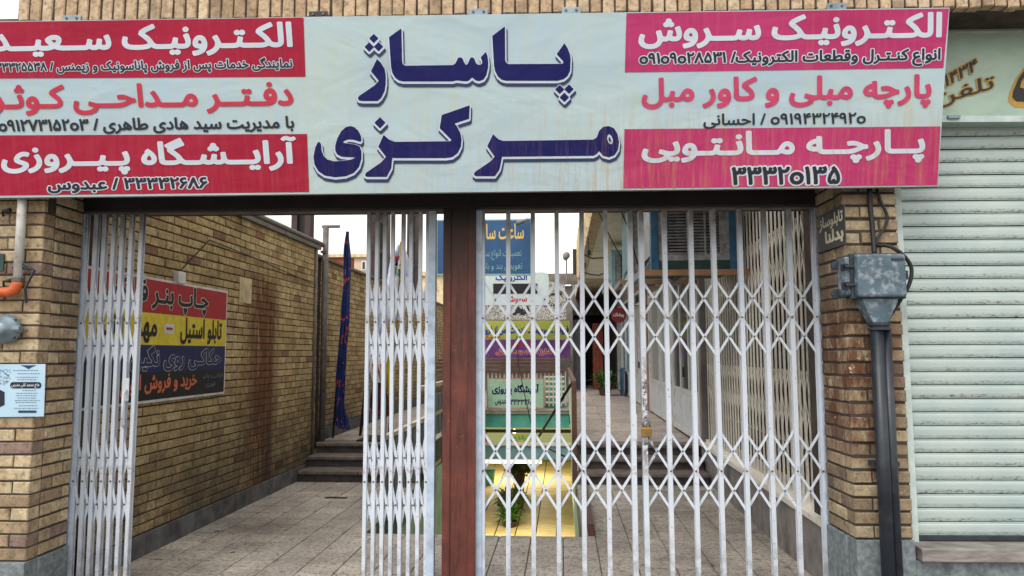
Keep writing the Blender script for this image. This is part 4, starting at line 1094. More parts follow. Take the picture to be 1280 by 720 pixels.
# ------------------------------------------------------------------ THE BANNER
tilt = R(11.2); BY = -.56
Mb = Matrix.Translation((0, BY, gz(240, BY))) @ Matrix.Rotation(tilt, 4, 'X')
b = board('shop_banner', 'huge pale blue and crimson Persian banner across the entrance with two rows of navy letters', 'banner', Mb)
TL, TR, BR, BL = (-60,27.5), (1187,9.5), (1172,233), (-60,248)
def lerp(p, q, t): return (p[0]+(q[0]-p[0])*t, p[1]+(q[1]-p[1])*t)
# cloth sheet, gently rippled
nx_, nz_ = 150, 16; vs = []
c = [b.loc(*p) for p in (TL, TR, BR, BL)]
for j in range(nz_+1):
    for i in range(nx_+1):
        s_, t_ = i/nx_, j/nz_
        top = lerp(c[0], c[1], s_); bot = lerp(c[3], c[2], s_); p = lerp(bot, top, t_)
        vs.append((p[0], 0, p[1]))
fs = [(j*(nx_+1)+i, j*(nx_+1)+i+1, (j+1)*(nx_+1)+i+1, (j+1)*(nx_+1)+i) for j in range(nz_) for i in range(nx_)]
part('banner_sheet', MB().add(vs, fs), M['ban_white'], b.root)
b.poly('crimson_panel', [(-60,28.5),(379.5,22),(382,96),(-60,98.5)], M['ban_red'], .002)
b.poly('crimson_panel', [(-60,169.5),(384,167.5),(386.5,240),(-60,245)], M['ban_red'], .002)
b.poly('pink_panel', [(783,16.5),(1186,10.8),(1179,85),(781,90.5)], M['ban_pink'], .002)
b.poly('pink_panel', [(780.5,161.5),(1175.5,158),(1171.5,231.5),(779,235.5)], M['ban_pink'], .002)
# frame tube behind
(x0, z0), (x1, z1), (x2, z2), (x3, z3) = c
part('banner_frame', MB().add([(x3,.004,z3-.006),(x2,.004,z2-.006),(x2,.03,z2-.006),(x3,.03,z3-.006),(x3,.004,z3+.03),(x2,.004,z2+.03),(x2,.03,z2+.03),(x3,.03,z3+.03)],
     [(0,3,2,1),(4,5,6,7),(0,1,5,4),(1,2,6,5),(2,3,7,6),(3,0,4,7)]).box(x3, x1, .006, .03, z1-.06, z1-.03)
     .box(x1-.1, x1-.07, .006, .03, z2+.02, z1-.05), M['pipe_grey'], b.root)
part('banner_back_panel', MB().box(-3.0, x1-.12, .031, .04, .02, z1-.08), M['dark'], b.root)
wl = dict(mat=M['lwhite'], off=.036, lift=.004)
dk = dict(mat=M['ink'], off=.034, lift=.004, outline=.065, ocol=M['lwhite'])
b.text('الکـتـرونیـک ســعیــد', (-10,30,366,71), **wl)
b.text('نمایندگی خدمات پس از فروش پاناسونیک و زیمنس / ۳۳۳۲۵۵۳۸', (-5,74,366,92), **dk)
b.text('دفـتــر مــداحــی کـوثـر', (-12,104,367,143), M['crimson_ink'], .034, .004)
b.text('با مدیریت سید هادی طاهری / ۰۹۱۲۷۳۱۵۲۰۳', (-2,147,368,167), M['ink'], .032, .004)
b.text('آرایــشـگاه پـیــروزی', (1,172,371,218), **wl)
b.text('۳۳۳۳۲۶۸۶ / عبدوس', (60,222,260,241), **dk)
b.text('الکـتـرونیـک ســروش', (798,18,1177,59), **wl)
b.text('انواع کنـتـرل وقطعات الکترونیک/ ۰۹۱۰۹۰۲۸۵۳۱', (799,63,1175,85), **dk)
b.text('پارچه مبلی و کاور مبل', (802,95,1164,137), M['pink_ink'], .034, .004)
b.text('۰۹۱۹۴۳۲۴۹۲۰ / احسانی', (879,141,1082,160), M['ink'], .022, .004)
b.text('پــارچــه مــانـتـویی', (802,163,1156,205), **wl)
b.text('۳۳۳۲۰۱۳۵', (914,208,1050,231), **dk)
def z1_(p): return [(440+x*.15282, 30+y*.15282) for x, y in p]
def z2_(p): return [(570+x*.15282, 30+y*.15282) for x, y in p]
def z3_(p): return [(385+x*.16406, 125+y*.16406) for x, y in p]
def z4_(p): return [(580+x*.16406, 125+y*.16406) for x, y in p]
def dia(cx, cy, r): return [(cx,cy-r),(cx+r,cy),(cx,cy+r),(cx-r,cy)]
letters = [
 z2_([(400,22),(298,100),(312,340),(322,390),(345,432),(375,456),(410,465),(830,465),(880,452),(912,425),(932,385),(937,290),(930,245),(912,200),(886,160),(824,248),(880,310),(872,328),(430,330),(410,318),(402,300)]),
 z1_([(403,38),(305,110),(322,350),(332,400),(355,440),(385,462),(420,470),(825,470),(855,462),(880,436),(905,460),(935,470),(962,460),(985,436),(1010,460),(1040,470),(1060,469),(1095,458),(1110,466),(1170,438),(1098,468)][:14]) ,
]
# the س ligature: one contour from the alef foot through three teeth (mixed crops, converted to photo pixels)
sa = z1_([(403,38),(305,110),(322,350),(332,400),(355,440),(385,462),(420,470),(825,470),(855,462),(880,436),(905,460),(935,470),(962,460),(985,436)]) + \
     z2_([(162,460),(190,468),(225,455),(248,420),(262,360),(264,320),(258,265),(245,230),(203,275),(214,300),(216,322),(200,335),(180,335),(165,325),(152,290),(140,276),(122,276),(112,292),(100,325),(85,336),(68,334),(55,318),(46,288),(36,276),(20,276),(8,300),(-8,332),(-20,338),(-48,336)]) 
sa_l = z1_([(405,38),(305,110),(322,350),(332,400),(355,440),(385,462),(420,470),(825,470),(855,462),(880,436),(905,460),(935,470),(962,460),(985,436)])
sa_r = z2_([(30-0,436),])  # scallop point between the second and third tooth
ptsZ2 = [(60,460),(85,470),(108,462),(133,436),(162,462),(190,468),(225,455),(248,420),(262,360),(264,320),(258,265),(245,230),(203,275),(214,300),(216,322),(200,336),(180,336),(165,325),(152,290),(140,276),(122,276),(112,292),(100,325),(85,337),(68,334),(55,318),(46,288),(36,276),(20,276),(10,292),(0,320)]
tail = z1_([(830,338),(437,343),(420,332),(411,315)])
mid = z1_([(930,337),(915,312),(905,285),(890,274),(872,276),(862,292),(850,322)])
sa = sa_l[:12] + z1_([(962,460),(985,436)])[:0] + z2_([(5,462),(30,436)]) + z2_(ptsZ2[:29]) + z2_([(8,300),(-5,325),(-22,337)]) + mid + tail
letters = [letters[0], sa,
 z1_([(206,289),(158,388),(222,466),(185,505),(120,550),(60,590),(50,610),(60,626),(90,630),(212,630),(240,605),(268,550),(277,490),(277,420),(268,370),(240,322)]),
 z1_(dia(180,120,37)), z1_(dia(143,190,38)), z1_(dia(219,187,38)),
 z2_(dia(848,536,37)), z2_(dia(924,534,38)), z2_(dia(886,601,38)),
 z3_([(1232,42),(1020,116),(1005,215),(1095,305),(1085,315),(660,320),(620,303),(578,267),(537,357),(597,432),(560,475),(445,555),(436,575),(450,585),(600,585),(635,520),(643,440),(655,442),(1050,442),(1100,435),(1140,405),(1165,355),(1170,300),(1160,250),(1135,200),(1115,180),(1228,143)]),
 z3_(dia(550,174,42)),
 z3_([(408,310),(405,275),(385,235),(355,208),(325,200),(290,208),(255,240),(225,295),(210,350),(210,385),(225,415),(260,432),(368,438),(330,455),(260,465),(200,468),(150,455),(120,425),(105,385),(100,335),(90,320),(75,325),(58,365),(45,430),(52,490),(80,540),(130,575),(210,588),(290,580),(350,555),(390,510),(408,450),(408,390),(395,355),(360,340),(270,328),(275,312),(310,300),(350,303),(400,318)]),
 z4_([(222,262),(178,352),(235,432),(200,470),(85,548),(75,568),(90,580),(235,580),(270,530),(283,470),(288,432),(985,425),(1010,412),(1028,388),(1060,425),(1105,436),(1145,420),(1172,380),(1180,320),(1168,260),(1140,215),(1100,200),(1060,205),(1030,235),(1012,285),(985,303),(300,313),(262,300)]),
]
hole = z4_([(1105,258),(1092,270),(1088,295),(1098,325),(1118,340),(1132,330),(1135,305),(1122,272)])
def area(p): return sum(p[i][0]*p[(i+1)%len(p)][1]-p[(i+1)%len(p)][0]*p[i][1] for i in range(len(p)))
norm = [p if area(p) > 0 else p[::-1] for p in letters]
hole = hole if area(hole) < 0 else hole[::-1]
b.drawn('headline', norm + [hole], [(.011, M['letter_shadow'], .0035, .004, -.022, 'letter_shade'), (.0085, M['lwhite'], .005, 0, -.006, 'letter_outline'), (.0005, M['navy'], .0065, 0, 0, 'headline_letters')])

# ------------------------------------------------------------------ shutter shop at the right
SY = -.33
sx0 = gx(1143, SY, 600)
zs0 = gz(677, SY, 1200)
sh = thing('roller_shutter', 'pale green roller shutter, fully lowered, right of the brick pilaster', 'shutter', (sx0+1, SY, 0), ID)
prof = []
P_ = .0802
pts = [(0,0),(.001,.004),(-.004,.008),(-.0065,.022),(-.0065,.048),(-.005,.060),(.0,.066),(-.0015,.069),(.004,.0715),(.004,.0735),(.006,.0742),(.006,0)]
slat = MB().extrude(pts, 0, 3.2, 0).mesh('slat', M['shutter'])
k = 0; z = zs0 + .03; zmax = gz(152, SY, 1200)
while z < zmax+.15:
    inst('slat', slat, sh, (sx0-.02, SY+.03+rnd.uniform(-.0015,.0015), z), (rnd.uniform(-.03,.03), rnd.uniform(-.0012,.0012), 0)); z += P_
part('bottom_bar', MB().box(sx0-.01, 5.2, SY-.0, SY+.035, zs0+.006, zs0+.03), M['box_dark'], sh)
part('guide_rail', MB().box(XRe+.004, sx0-.005, SY-.03, SY+.05, zs0+.0, 3.2), M['shutter_frame'], sh, bevel=.004)
part('shutter_back', MB().box(sx0, 5.3, SY+.05, SY+.1, zs0, 3.6), M['dark'], sh)
ld = part('stone_ledge', MB().box(XRe+.02, 5.3, FY-.04, SY+.1, zs0-.075, zs0), M['ledge'], None, ID, (3.5, FY, zs0), bevel=.006)
tag(ld, 'veined stone ledge under the roller shutter', 'ledge')
wlr = thing('low_wall', 'grey stone slab wall below the shutter ledge', 'wall', (3.5, FY+.02, 0), ID)
for i in range(4): part('stone_slab', MB().box(XRe+.002+i*.76, XRe+.759+i*.76, FY+.0, FY+.2, 0, zs0-.078), M['base_stone'], wlr, bevel=.002)
# sign panel over the shutter
PY = -.42
b = board('painted_sign', 'pale green painted sign panel with black and gold telephone lettering above the shutter', 'sign', Matrix.Translation((0, PY, 0)))
b.poly('panel_sheet', [(1118,28),(1340,26),(1340,152),(1118,152)], M['panel_green'], 0, -.15)
b.poly('panel_trim', [(1118,40.5),(1340,38.5),(1340,40.5),(1118,42.5)], M['shutter_frame'], .01, .001)
b.poly('panel_bottom_trim', [(1118,146),(1340,145),(1340,152.5),(1118,153.5)], M['shutter_frame'], .012, .001)
b.poly('latch', [(1182,146),(1197,146),(1197,149.5),(1182,149.5)], M['gas_grey'], .03, .013)
b.text('۱٤۳٤'.replace('٤','۴'), (1179,84,1221,99), M['black_p'], .03, .008, outline=.07, ocol=M['gold'], rot=28)
b.text('تلفن', (1166,104,1243,127), M['black_p'], .01, .004, outline=.045, ocol=M['gold'], rot=16)
b.drawn('big_letter', [[(1283,84),(1273,98),(1266,114),(1265,122),(1270,127),(1300,128),(1300,84)]], [(.02, M['gold'], .002, -.004, -.018, 'letter_outline'), (0, M['black_p'], .004, 0, 0, 'headline_letters')])
b.drawn('big_letter', [[(1284,92),(1276,102),(1274,110),(1284,112)]], [(0, M['gold'], .006, 0, 0, 'letter_highlight')])
o = struct('shutter_headbox', MB().box(XRe, 5.3, PY+.151, .2, gz(140, PY, 1200), 3.66), M['dark'])
cb = part('cable', MB().tube([(gx(1190,-.5,20),-.5,gz(22,-.5,1190)),(gx(1220,-.5,24),-.5,gz(26,-.5,1220)),(gx(1300,-.5,26),-.5,gz(25,-.5,1300))], .012, 8), M['cable'], None, ID, (gx(1190,-.5,20),-.5,3.5), smooth=True)
tag(cb, 'thick black cable under the brick overhang above the green sign panel', 'cable')

# ------------------------------------------------------------------ meter box, pipes, cables on the right pilaster
by_ = FY - .17
X0, X1, Z0, Z1 = gx(1072,by_,350), gx(1134,by_,350), gz(371,by_,1100), gz(317,by_,1100)
mbx = thing('meter_box', 'weathered grey cast metal cable box with hinged cover on the right brick pilaster', 'box', ((X0+X1)/2, by_+.08, Z0), ID)
part('cover', MB().box(X0, X1, by_, by_+.05, Z0, Z1), M['box'], mbx, bevel=.014, smooth=False)
part('box_body', MB().box(X0-.045, X1-.004, by_+.052, FY-.006, Z0+.012, Z1-.008), M['box'], mbx, bevel=.01)
part('cover_rim', MB().box(X0-.02, X1+.012, by_+.04, by_+.07, Z0-.008, Z1+.008), M['box_dark'], mbx, bevel=.006)
for zz in (Z0+.07, Z1-.07):
    part('hinge', MB().tube([(X0-.05, by_+.045, zz), (X0+.012, by_+.045, zz)], .013, 8).box(X0-.05, X0-.03, by_+.04, by_+.1, zz-.02, zz+.02), M['box_dark'], mbx)
for (xx, zz) in ((X0-.055, Z1-.05), (X0-.06, Z0+.03)):
    part('lug', MB().lathe([(.028,0),(.028,.02),(.014,.022)], Matrix.Translation((xx, FY-.01, zz)) @ Matrix.Rotation(R(90),4,'X'), 12), M['box_dark'], mbx)
part('latch', MB().tube([(X1+.02, by_+.05, (Z0+Z1)/2-.02), (X1+.02, by_+.05, (Z0+Z1)/2+.03)], .012, 8), M['box_dark'], mbx)
part('nameplate', MB().box(X1-.085, X1-.015, by_-.004, by_-.001, Z1-.04, Z1-.026), M['box_dark'], mbx)
# funnel
fx, fz0, fz1 = gx(1101,by_+.05,400), gz(404,by_+.05,1100), Z0
yy = by_ + .09
Mf = Matrix.Translation((fx, yy, 0))
fn = MB(); n = 4
top = [(-.098,-.05),(.098,-.05),(.098,.06),(-.098,.06)]; bot = [(-.042,-.04),(.042,-.04),(.042,.04),(-.042,.04)]
fn.add([(fx+a, yy+b_, fz1-.005) for a, b_ in top] + [(fx+a, yy+b_, fz1-.03) for a, b_ in top] + [(fx+a, yy+b_, fz0) for a, b_ in bot],
       [(0,1,2,3),(0,4,5,1),(1,5,6,2),(2,6,7,3),(3,7,4,0),(4,8,9,5),(5,9,10,6),(6,10,11,7),(7,11,8,4),(8,11,10,9)])
part('funnel', fn, M['box'], mbx, bevel=.006)
part('clamp', MB().lathe([(.05,0),(.062,.003),(.062,.014),(.05,.017),(.05,.026),(.062,.029),(.062,.042),(.05,.045)], Matrix.Translation((fx+.008, yy, fz0-.04)), 20), M['box_dark'], mbx, smooth=False)
pp = thing('cable_pipe', 'pair of black pipes running down from the meter box to the ground', 'pipe', (fx, yy, 0), ID)
part('pipe', MB().tube([(fx-.012, yy-.01, .02), (fx-.012, yy-.01, fz0-.03)], .036, 14), M['pipe_black'], pp, smooth=True)
part('pipe', MB().tube([(fx+.052, yy+.02, .02), (fx+.052, yy+.02, fz0-.03)], .030, 14), M['pipe_black'], pp, smooth=True)
part('pipe_clip', MB().box(fx-.055, fx+.09, yy+.01, FY-.001, .9, .93), M['box_dark'], pp)
def cab_px(label, pts, r, Y=None):
    P = [(hit(x, y, ID, 1, yv).x, yv, hit(x, y, ID, 1, yv).z) for x, y, yv in pts]
    # smooth the polyline
    Q = []
    for i in range(len(P)-1):
        p0, p1, p2, p3 = (Vector(P[max(i-1,0)]), Vector(P[i]), Vector(P[i+1]), Vector(P[min(i+2,len(P)-1)]))
        for k in range(5):
            t = k/5; Q.append(.5*((2*p1)+(p2-p0)*t+(2*p0-5*p1+4*p2-p3)*t*t+(-p0+3*p1-3*p2+p3)*t**3))
    Q.append(Vector(P[-1]))
    o = part('cable', MB().tube(Q, r, 8), M['cable'], None, ID, P[0], smooth=True); return tag(o, label, 'cable')
cab_px('thick black cable dropping straight into the top of the meter box', [(1087,236,FY-.03),(1088,260,FY-.03),(1091,290,FY-.04),(1093,318,by_+.1)], .015)
cab_px('thinner black cable bowing to the right above the meter box', [(1096,236,FY-.02),(1101,252,FY-.03),(1109,270,FY-.03),(1106,284,FY-.03),(1098,296,FY-.03),(1095,306,FY-.04)], .009)
cab_px('black cable looping out round the right side of the meter box', [(1096,307,FY-.05),(1112,308,FY-.1),(1128,318,FY-.12),(1139,334,FY-.12),(1137,354,FY-.12),(1126,374,FY-.1),(1110,398,by_+.1)], .011)
# small dark sign on the side face of the right pilaster
Ms = Matrix(((0,1,0,XRc-.012),(-1,0,0,0),(0,0,1,0),(0,0,0,1)))
b = board('sign_plate', 'old black plate with ivory Persian sign-maker lettering on the gate side of the right pilaster', 'sign', Ms)
(xa_, z1) = b.loc(1023, 268); (xb_, z1b) = b.loc(1056, 258); (_, z0) = b.loc(1023, 318); (_, z0b) = b.loc(1056, 304)
zt_, zb_ = (z1+z1b)/2, (z0+z0b)/2
part('plate', MB().box(xa_, xb_, -.004, .0, zb_, zt_), M['plate'], b.root)
class F2(Board):
    def loc(self, x, y): return (x, -y)
h_ = zt_-zb_
F2(b.root, Ms).text('تابلوساز', (xa_+.02, -(zt_-.02), xb_-.02, -(zt_-h_*.48)), M['plate_letter'], off=.03, lift=.006)
F2(b.root, Ms).text('بدلنا', (xa_+.1, -(zt_-h_*.5), xb_-.02, -(zb_+.02)), M['plate_letter'], off=.05, lift=.006)

# ------------------------------------------------------------------ left pilaster: pipe, regulator, poster
py0 = FY - .05
gp = thing('gas_pipe', 'white gas pipe with orange elbow on the left brick pilaster', 'pipe', (gx(24,py0,300), py0, 1.9), ID)
Xp = gx(25, py0, 300); Zt, Zm = 3.2, gz(352, py0, 20)
part('white_pipe', MB().tube([(Xp, py0, Zm-.02), (Xp, py0, 2.78)], .025, 14), M['pipe_white'], gp, smooth=True)
zq = gz(365, py0, 10)
part('orange_elbow', MB().tube([(Xp, py0, Zm+.0), (Xp, py0, zq+.05), (Xp-.012, py0, zq+.018), (Xp-.045, py0, zq), (Xp-.2, py0, zq-.005), (Xp-.9, py0, zq-.005)], [.031,.031,.032,.031,.026,.026], 14), M['orange'], gp, smooth=True)
part('collar', MB().lathe([(.034,-.012),(.034,.012)], Matrix.Translation((Xp, py0, Zm+.01)), 14), M['rivet'], gp)
part('clamp', MB().tube([(Xp-.04,py0+.01,gz(334,py0,24)),(Xp+.08,py0+.0,gz(336,py0,24))],.009,6).tube([(Xp+.03,py0,gz(330,py0,24)),(Xp+.1,py0,gz(338,py0,24)),(Xp+.05,py0,gz(360,py0,24)),(Xp+.04,py0+.03,gz(378,py0,24))],.008,6), M['box_dark'], gp)
rg = thing('gas_regulator', 'grey blue round gas regulator at the left edge of the brick pilaster', 'regulator', (gx(4,py0,410), py0, gz(410,py0,4)), ID)
rx, rz = gx(1,py0-.03,410), gz(411,py0-.03,2)
Mr = Matrix.Translation((rx, FY-.01, rz)) @ Matrix.Rotation(R(90),4,'X')
part('dome', MB().lathe([(.02,0),(.085,.01),(.09,.03),(.07,.05),(.04,.075),(.035,.09),(.02,.095)], Mr, 24), M['gas_grey'], rg, smooth=True)
part('flange_bolts', MB().lathe([(.01,0),(.01,.012)], Matrix.Translation((rx+.06,FY-.04,rz+.05))@Matrix.Rotation(R(90),4,'X'),8).lathe([(.01,0),(.01,.012)], Matrix.Translation((rx+.06,FY-.04,rz-.05))@Matrix.Rotation(R(90),4,'X'),8), M['box_dark'], rg)
part('outlet', MB().tube([(rx+.04,FY-.05,rz),(rx+.1,FY-.05,rz)],.022,10), M['gas_grey'], rg)
gl = part('house_number_plate', MB().box(gx(-25,FY-.01,328), gx(5,FY-.01,328), FY-.014, FY-.006, gz(339,FY-.01,0), gz(317,FY-.01,0)), M['teal_dark'], None, ID, (gx(0,FY,328),FY,2.1), bevel=.002)
tag(gl, 'small dark green plate cut by the left edge of the picture', 'plate')
for (px, py_, lab) in ((12,351,'upper dark wall plug left of the gas pipe'),(11,263,'dark cable end sticking out near the top of the left pilaster')):
    X_, Z_ = gx(px,FY-.02,py_), gz(py_,FY-.02,px)
    o = part('cable_end', MB().tube([(X_-.05,FY,Z_-.03),(X_-.03,FY-.03,Z_-.005),(X_+.02,FY-.035,Z_)], [.006,.007,.014], 8), M['cable'], None, ID, (X_,FY,Z_), smooth=True); tag(o, lab, 'cable')
b = board('poster', 'pale blue paper notice with dark title pill on the left brick pilaster', 'poster', Matrix.Translation((0, FY-.012, 0)))
b.poly('sheet', [(-46,455.5),(57,455),(55,520.5),(-46,522)], M['paper'], .001)
b.poly('title_pill', rrect(13,477.5,52,485.5,3.5), M['ink'], .003)
b.text('حاج محمد تقی مدرس', (15,478.5,50,485), M['lwhite'], .02, .0045, cell=.04)
b.poly('ornament', [(26,456.5),(46,456.5),(40,459),(36,461.5),(32,459)], M['letter_shadow'], .003)
b.poly('footer_pill', rrect(23,513,46,516,1.4), M['letter_shadow'], .003)
b.poly('black_hexagon', [(-14,488),(-4,485),(6,490),(6,506),(-2,510),(-14,506)], M['ink'], .003)
fl_ = random.Random(5)
ln = MB()
for yv, xa_, xb_ in ((463,17,48),(467,22,50),(471.5,20,48),(474.5,22,46),(488,28,45),(491.5,21,48),(494.5,20,46),(497.5,22,45),(500.5,19,50),(503,20,46),(507,24,47),(510.5,18,48)):
    x = xa_
    while x < xb_:
        w_ = fl_.uniform(1.5,4); e_ = min(x+w_, xb_)
        q = [b.loc(x,yv-.45), b.loc(e_,yv-.45), b.loc(e_,yv+.45), b.loc(x,yv+.45)]
        ln.add([(p[0],-.003,p[1]) for p in q], [(3,2,1,0)]); x = e_+.8
for i in range(60):
    x, y = fl_.uniform(-3,13), fl_.uniform(461,484)
    if (x-2) > (484-y)*.9+2: continue
    q = [b.loc(x,y), b.loc(x+1.6,y+.4), b.loc(x+1,y+1.3), b.loc(x-.4,y+.8)]; ln.add([(p[0],-.003,p[1]) for p in q], [(3,2,1,0)])
part('small_print', ln, M['paper_line'], b.root, kind='stuff')

# ------------------------------------------------------------------ cream folding gate on the plinth
cg = thing('side_folding_gate', 'long cream folding gate standing on the plinth along the right side', 'gate', (UR+.06, 7, .46), PM)
gate_parts(cg, (UR+.065, 5.0, 0), (0,1,0), 36, .115, .48, 2.9, [1.12, 2.28], M['cream'], pw=.017, L=.62, bw=.013)
part('top_track', MB().box(UR+.03, UR+.1, 4.9, 9.2, 2.9, 2.94), M['cream'], cg)
for (v_, u_, c_, z0_, z1_2, lab) in ((5.7, UR+.45, 'flag_yellow', .5, 2.2, 'yellowish upright sheet behind the cream folding gate'), (6.5, UR+.5, 'sheet_red', .5, 1.5, 'dull red sheet behind the cream folding gate')):
    o = part('stored_sheet', MB().box(u_, u_+.03, v_-.18, v_+.18, z0_, z1_2), M['fascia' if c_ == 'flag_yellow' else c_], None, PM, (u_, v_, z0_)); tag(o, lab, 'sheet')

# ------------------------------------------------------------------ shop doors further along
def shop_unit(label, va, vb, glass, mull, sill=1.0, top=2.62, panel='door_panel', frame='alu'):
    u = UR
    t_ = part('shop_front', MB().box(u, u+.08, va, va+.06, ZU, top+.33).box(u, u+.08, vb-.06, vb, ZU, top+.33).box(u, u+.08, va+.06, vb-.06, top, top+.06).box(u, u+.08, va+.06, vb-.06, top+.27, top+.33), M[frame], rb, label=label)
    part('fanlight', MB().box(u+.03, u+.04, va+.06, vb-.06, top+.06, top+.27), M['glass_dark'], t_)
    w = (vb-va-.12)/mull
    for i in range(mull):
        a, b_ = va+.06+i*w, va+.06+(i+1)*w
        lf = part('leaf_frame', MB().box(u+.005, u+.06, a, a+.05, ZU+.02, top-.002).box(u+.005, u+.06, b_-.05, b_, ZU+.02, top-.002).box(u+.005, u+.06, a+.05, b_-.05, sill-.03, sill+.03).box(u+.005, u+.06, a+.05, b_-.05, ZU+.02, ZU+.08), M[frame], t_)
        part('pane', MB().box(u+.03, u+.036, a+.05, b_-.05, sill+.03, top-.002), M[glass], t_)
        part('door_panel', MB().box(u+.02, u+.04, a+.05, b_-.05, ZU+.08, sill-.03), M[panel], t_)
    return t_
part('salmon_pier', MB().box(UR-.03, UR+.1, 14.75, 15.1, ZU, 2.95), M['salmon'], rb)
s1 = shop_unit('white double shop doors with dark glass next to the cream gate', 9.35, 11.6, 'glass_dark', 3)
part('handle', MB().box(UR-.03, UR+.0, 10.4, 10.45, 1.2, 1.34), M['box_dark'], s1)
shop_unit('shop window with pleated grey curtain over a white panel', 11.65, 14.7, 'glass', 2)
s3 = shop_unit('narrow white shop door beyond the salmon pier', 15.15, 17.6, 'glass', 3)
part('handle', MB().box(UR-.03, UR+.0, 16.4, 16.47, 1.2, 1.34), M['box_dark'], s3)
shop_unit('pale blue glazed shop front under the round red sign', 17.65, 21.5, 'glass_blue', 3)
shop_unit('farthest shop front with dark glass before the brick pier', 21.55, 23.0, 'glass_dark', 2)
bp = part('blue_board', MB().box(UR-.12, UR-.08, 19.6, 20.6, ZU, ZU+.75), M['cooler'], None, PM, (UR-.1, 20, ZU)); tag(bp, 'small bright blue board leaning at the far shop front', 'board')
# round red sign
b = board('round_sign', 'round red sign with white letters hanging above the far shop doors', 'sign', PM @ Matrix.Translation((0, 14, 0)))
b.poly('disc', [(773.5+9.5*math.cos(a), 394+9.5*math.sin(a)) for a in [2*math.pi*k/28 for k in range(28)]], M['sheet_red'], .02, -.02)
b.text('پوشاک', (766.5,391,780,397), M['p_white'], .05, .023)
part('sign_bracket', MB().box(pf(773,380,14)[0]-.01, UR, -.01, .01, pf(773,383,14)[1], pf(773,383,14)[1]+.02), M['pipe_grey'], b.root)
# air coolers
def cooler(label, va, ub, z0, w, h, d, pale, slats=26):
    t_ = thing('air_cooler', label, 'air cooler', (ub+w/2, va, z0), PM, group='box air coolers mounted high on the right wall')
    body = M['cooler_pale'] if pale else M['cooler']
    p = .075
    ps = MB()
    for (a, c_) in ((ub, va), (ub+w-p, va), (ub, va+d-p), (ub+w-p, va+d-p)): part('corner_post', MB().box(a, a+p, c_, c_+p, z0, z0+h), body, t_, bevel=.006)
    part('base_tray', MB().box(ub+.002, ub+w-.002, va+.002, va+d-.002, z0-.002, z0+.09), body if pale else M['teal_dark'], t_)
    part('roof_cap', MB().box(ub+.003, ub+w-.003, va+.003, va+d-.003, z0+h-.06, z0+h+.02), body, t_)
    part('wet_pad', MB().box(ub+p*.6, ub+w-p*.6, va+.05, va+d-.05, z0+.09, z0+h-.06), M['louvre_back'], t_)
    part('louvre_frame', MB().box(ub+p, ub+p+.09, va+.012, va+.05, z0+.09, z0+h-.06).box(ub+w-p-.09, ub+w-p, va+.012, va+.05, z0+.09, z0+h-.06).box(ub+p+.09, ub+w-p-.09, va+.012, va+.05, z0+.09, z0+.15), M['louvre'], t_)
    n = slats; hh = (h-.22)/n
    sm = MB().add([(0,0,0),(w-2*p-.19,0,0),(w-2*p-.19,.022,hh*.75),(0,.022,hh*.75),(0,.004,0),(w-2*p-.19,.004,0),(w-2*p-.19,.026,hh*.75),(0,.026,hh*.75)],[(0,1,2,3),(7,6,5,4),(0,4,5,1),(2,6,7,3)]).mesh('louvre_slat', M['louvre'])
    s2 = MB().add([(0,0,0),(0,d-2*p-.02,0),(-.012,d-2*p-.02,hh*.85),(-.012,0,hh*.85)],[(0,1,2,3)]).mesh('louvre_slat', M['alu'] if not pale else M['cooler_pale'])
    for k in range(n):
        inst('louvre_slat', sm, t_, (ub+p+.095, va+.012, z0+.155+k*hh), (rnd.uniform(-.05,.05),0,rnd.uniform(-.004,.004)))
        inst('louvre_slat', s2, t_, (ub+.006, va+p+.01, z0+.155+k*hh))
    part('centre_bars', MB().box(ub+w*.42, ub+w*.42+.02, va+.004, va+.012, z0+.1, z0+h-.06).box(ub+w*.62, ub+w*.62+.02, va+.004, va+.012, z0+.1, z0+h-.06), M['louvre'], t_)
    part('plank', MB().box(ub-.12, UR+.05, va-.05, va+.02, z0-.06, z0-.004), M['plank'], t_, bevel=.004)
    for q in (ub-.12, ub+.3): part('bracket', MB().box(q, q+.05, va+.02, va+d+.1, z0-.07, z0-.006), M['rail_grey'], t_)
    part('stay_rod', MB().tube([(ub-.09, va+.1, z0-.05),(UR, va+.1, z0+1.5)], .008, 5), M['rail_grey'], t_)
u0c = pf(812, 300, 6.97)[0]; z0c = pf(860, 337, 6.97)[1]
cooler('nearest blue air cooler with dusty front louvres on a wooden plank', 6.97, u0c+.01, z0c, UR-u0c-.05, 1.0, .85, False)
cooler('second air cooler, pale side louvres, behind the nearest blue one', 9.4, .86, pf(790,350,9.4)[1], .8, 1.0, .9, True)
cooler('third and farthest air cooler, small pale one lowest under the soffit', 12.6, .86, pf(770,358,12.6)[1], .75, .62, .7, True, 14)

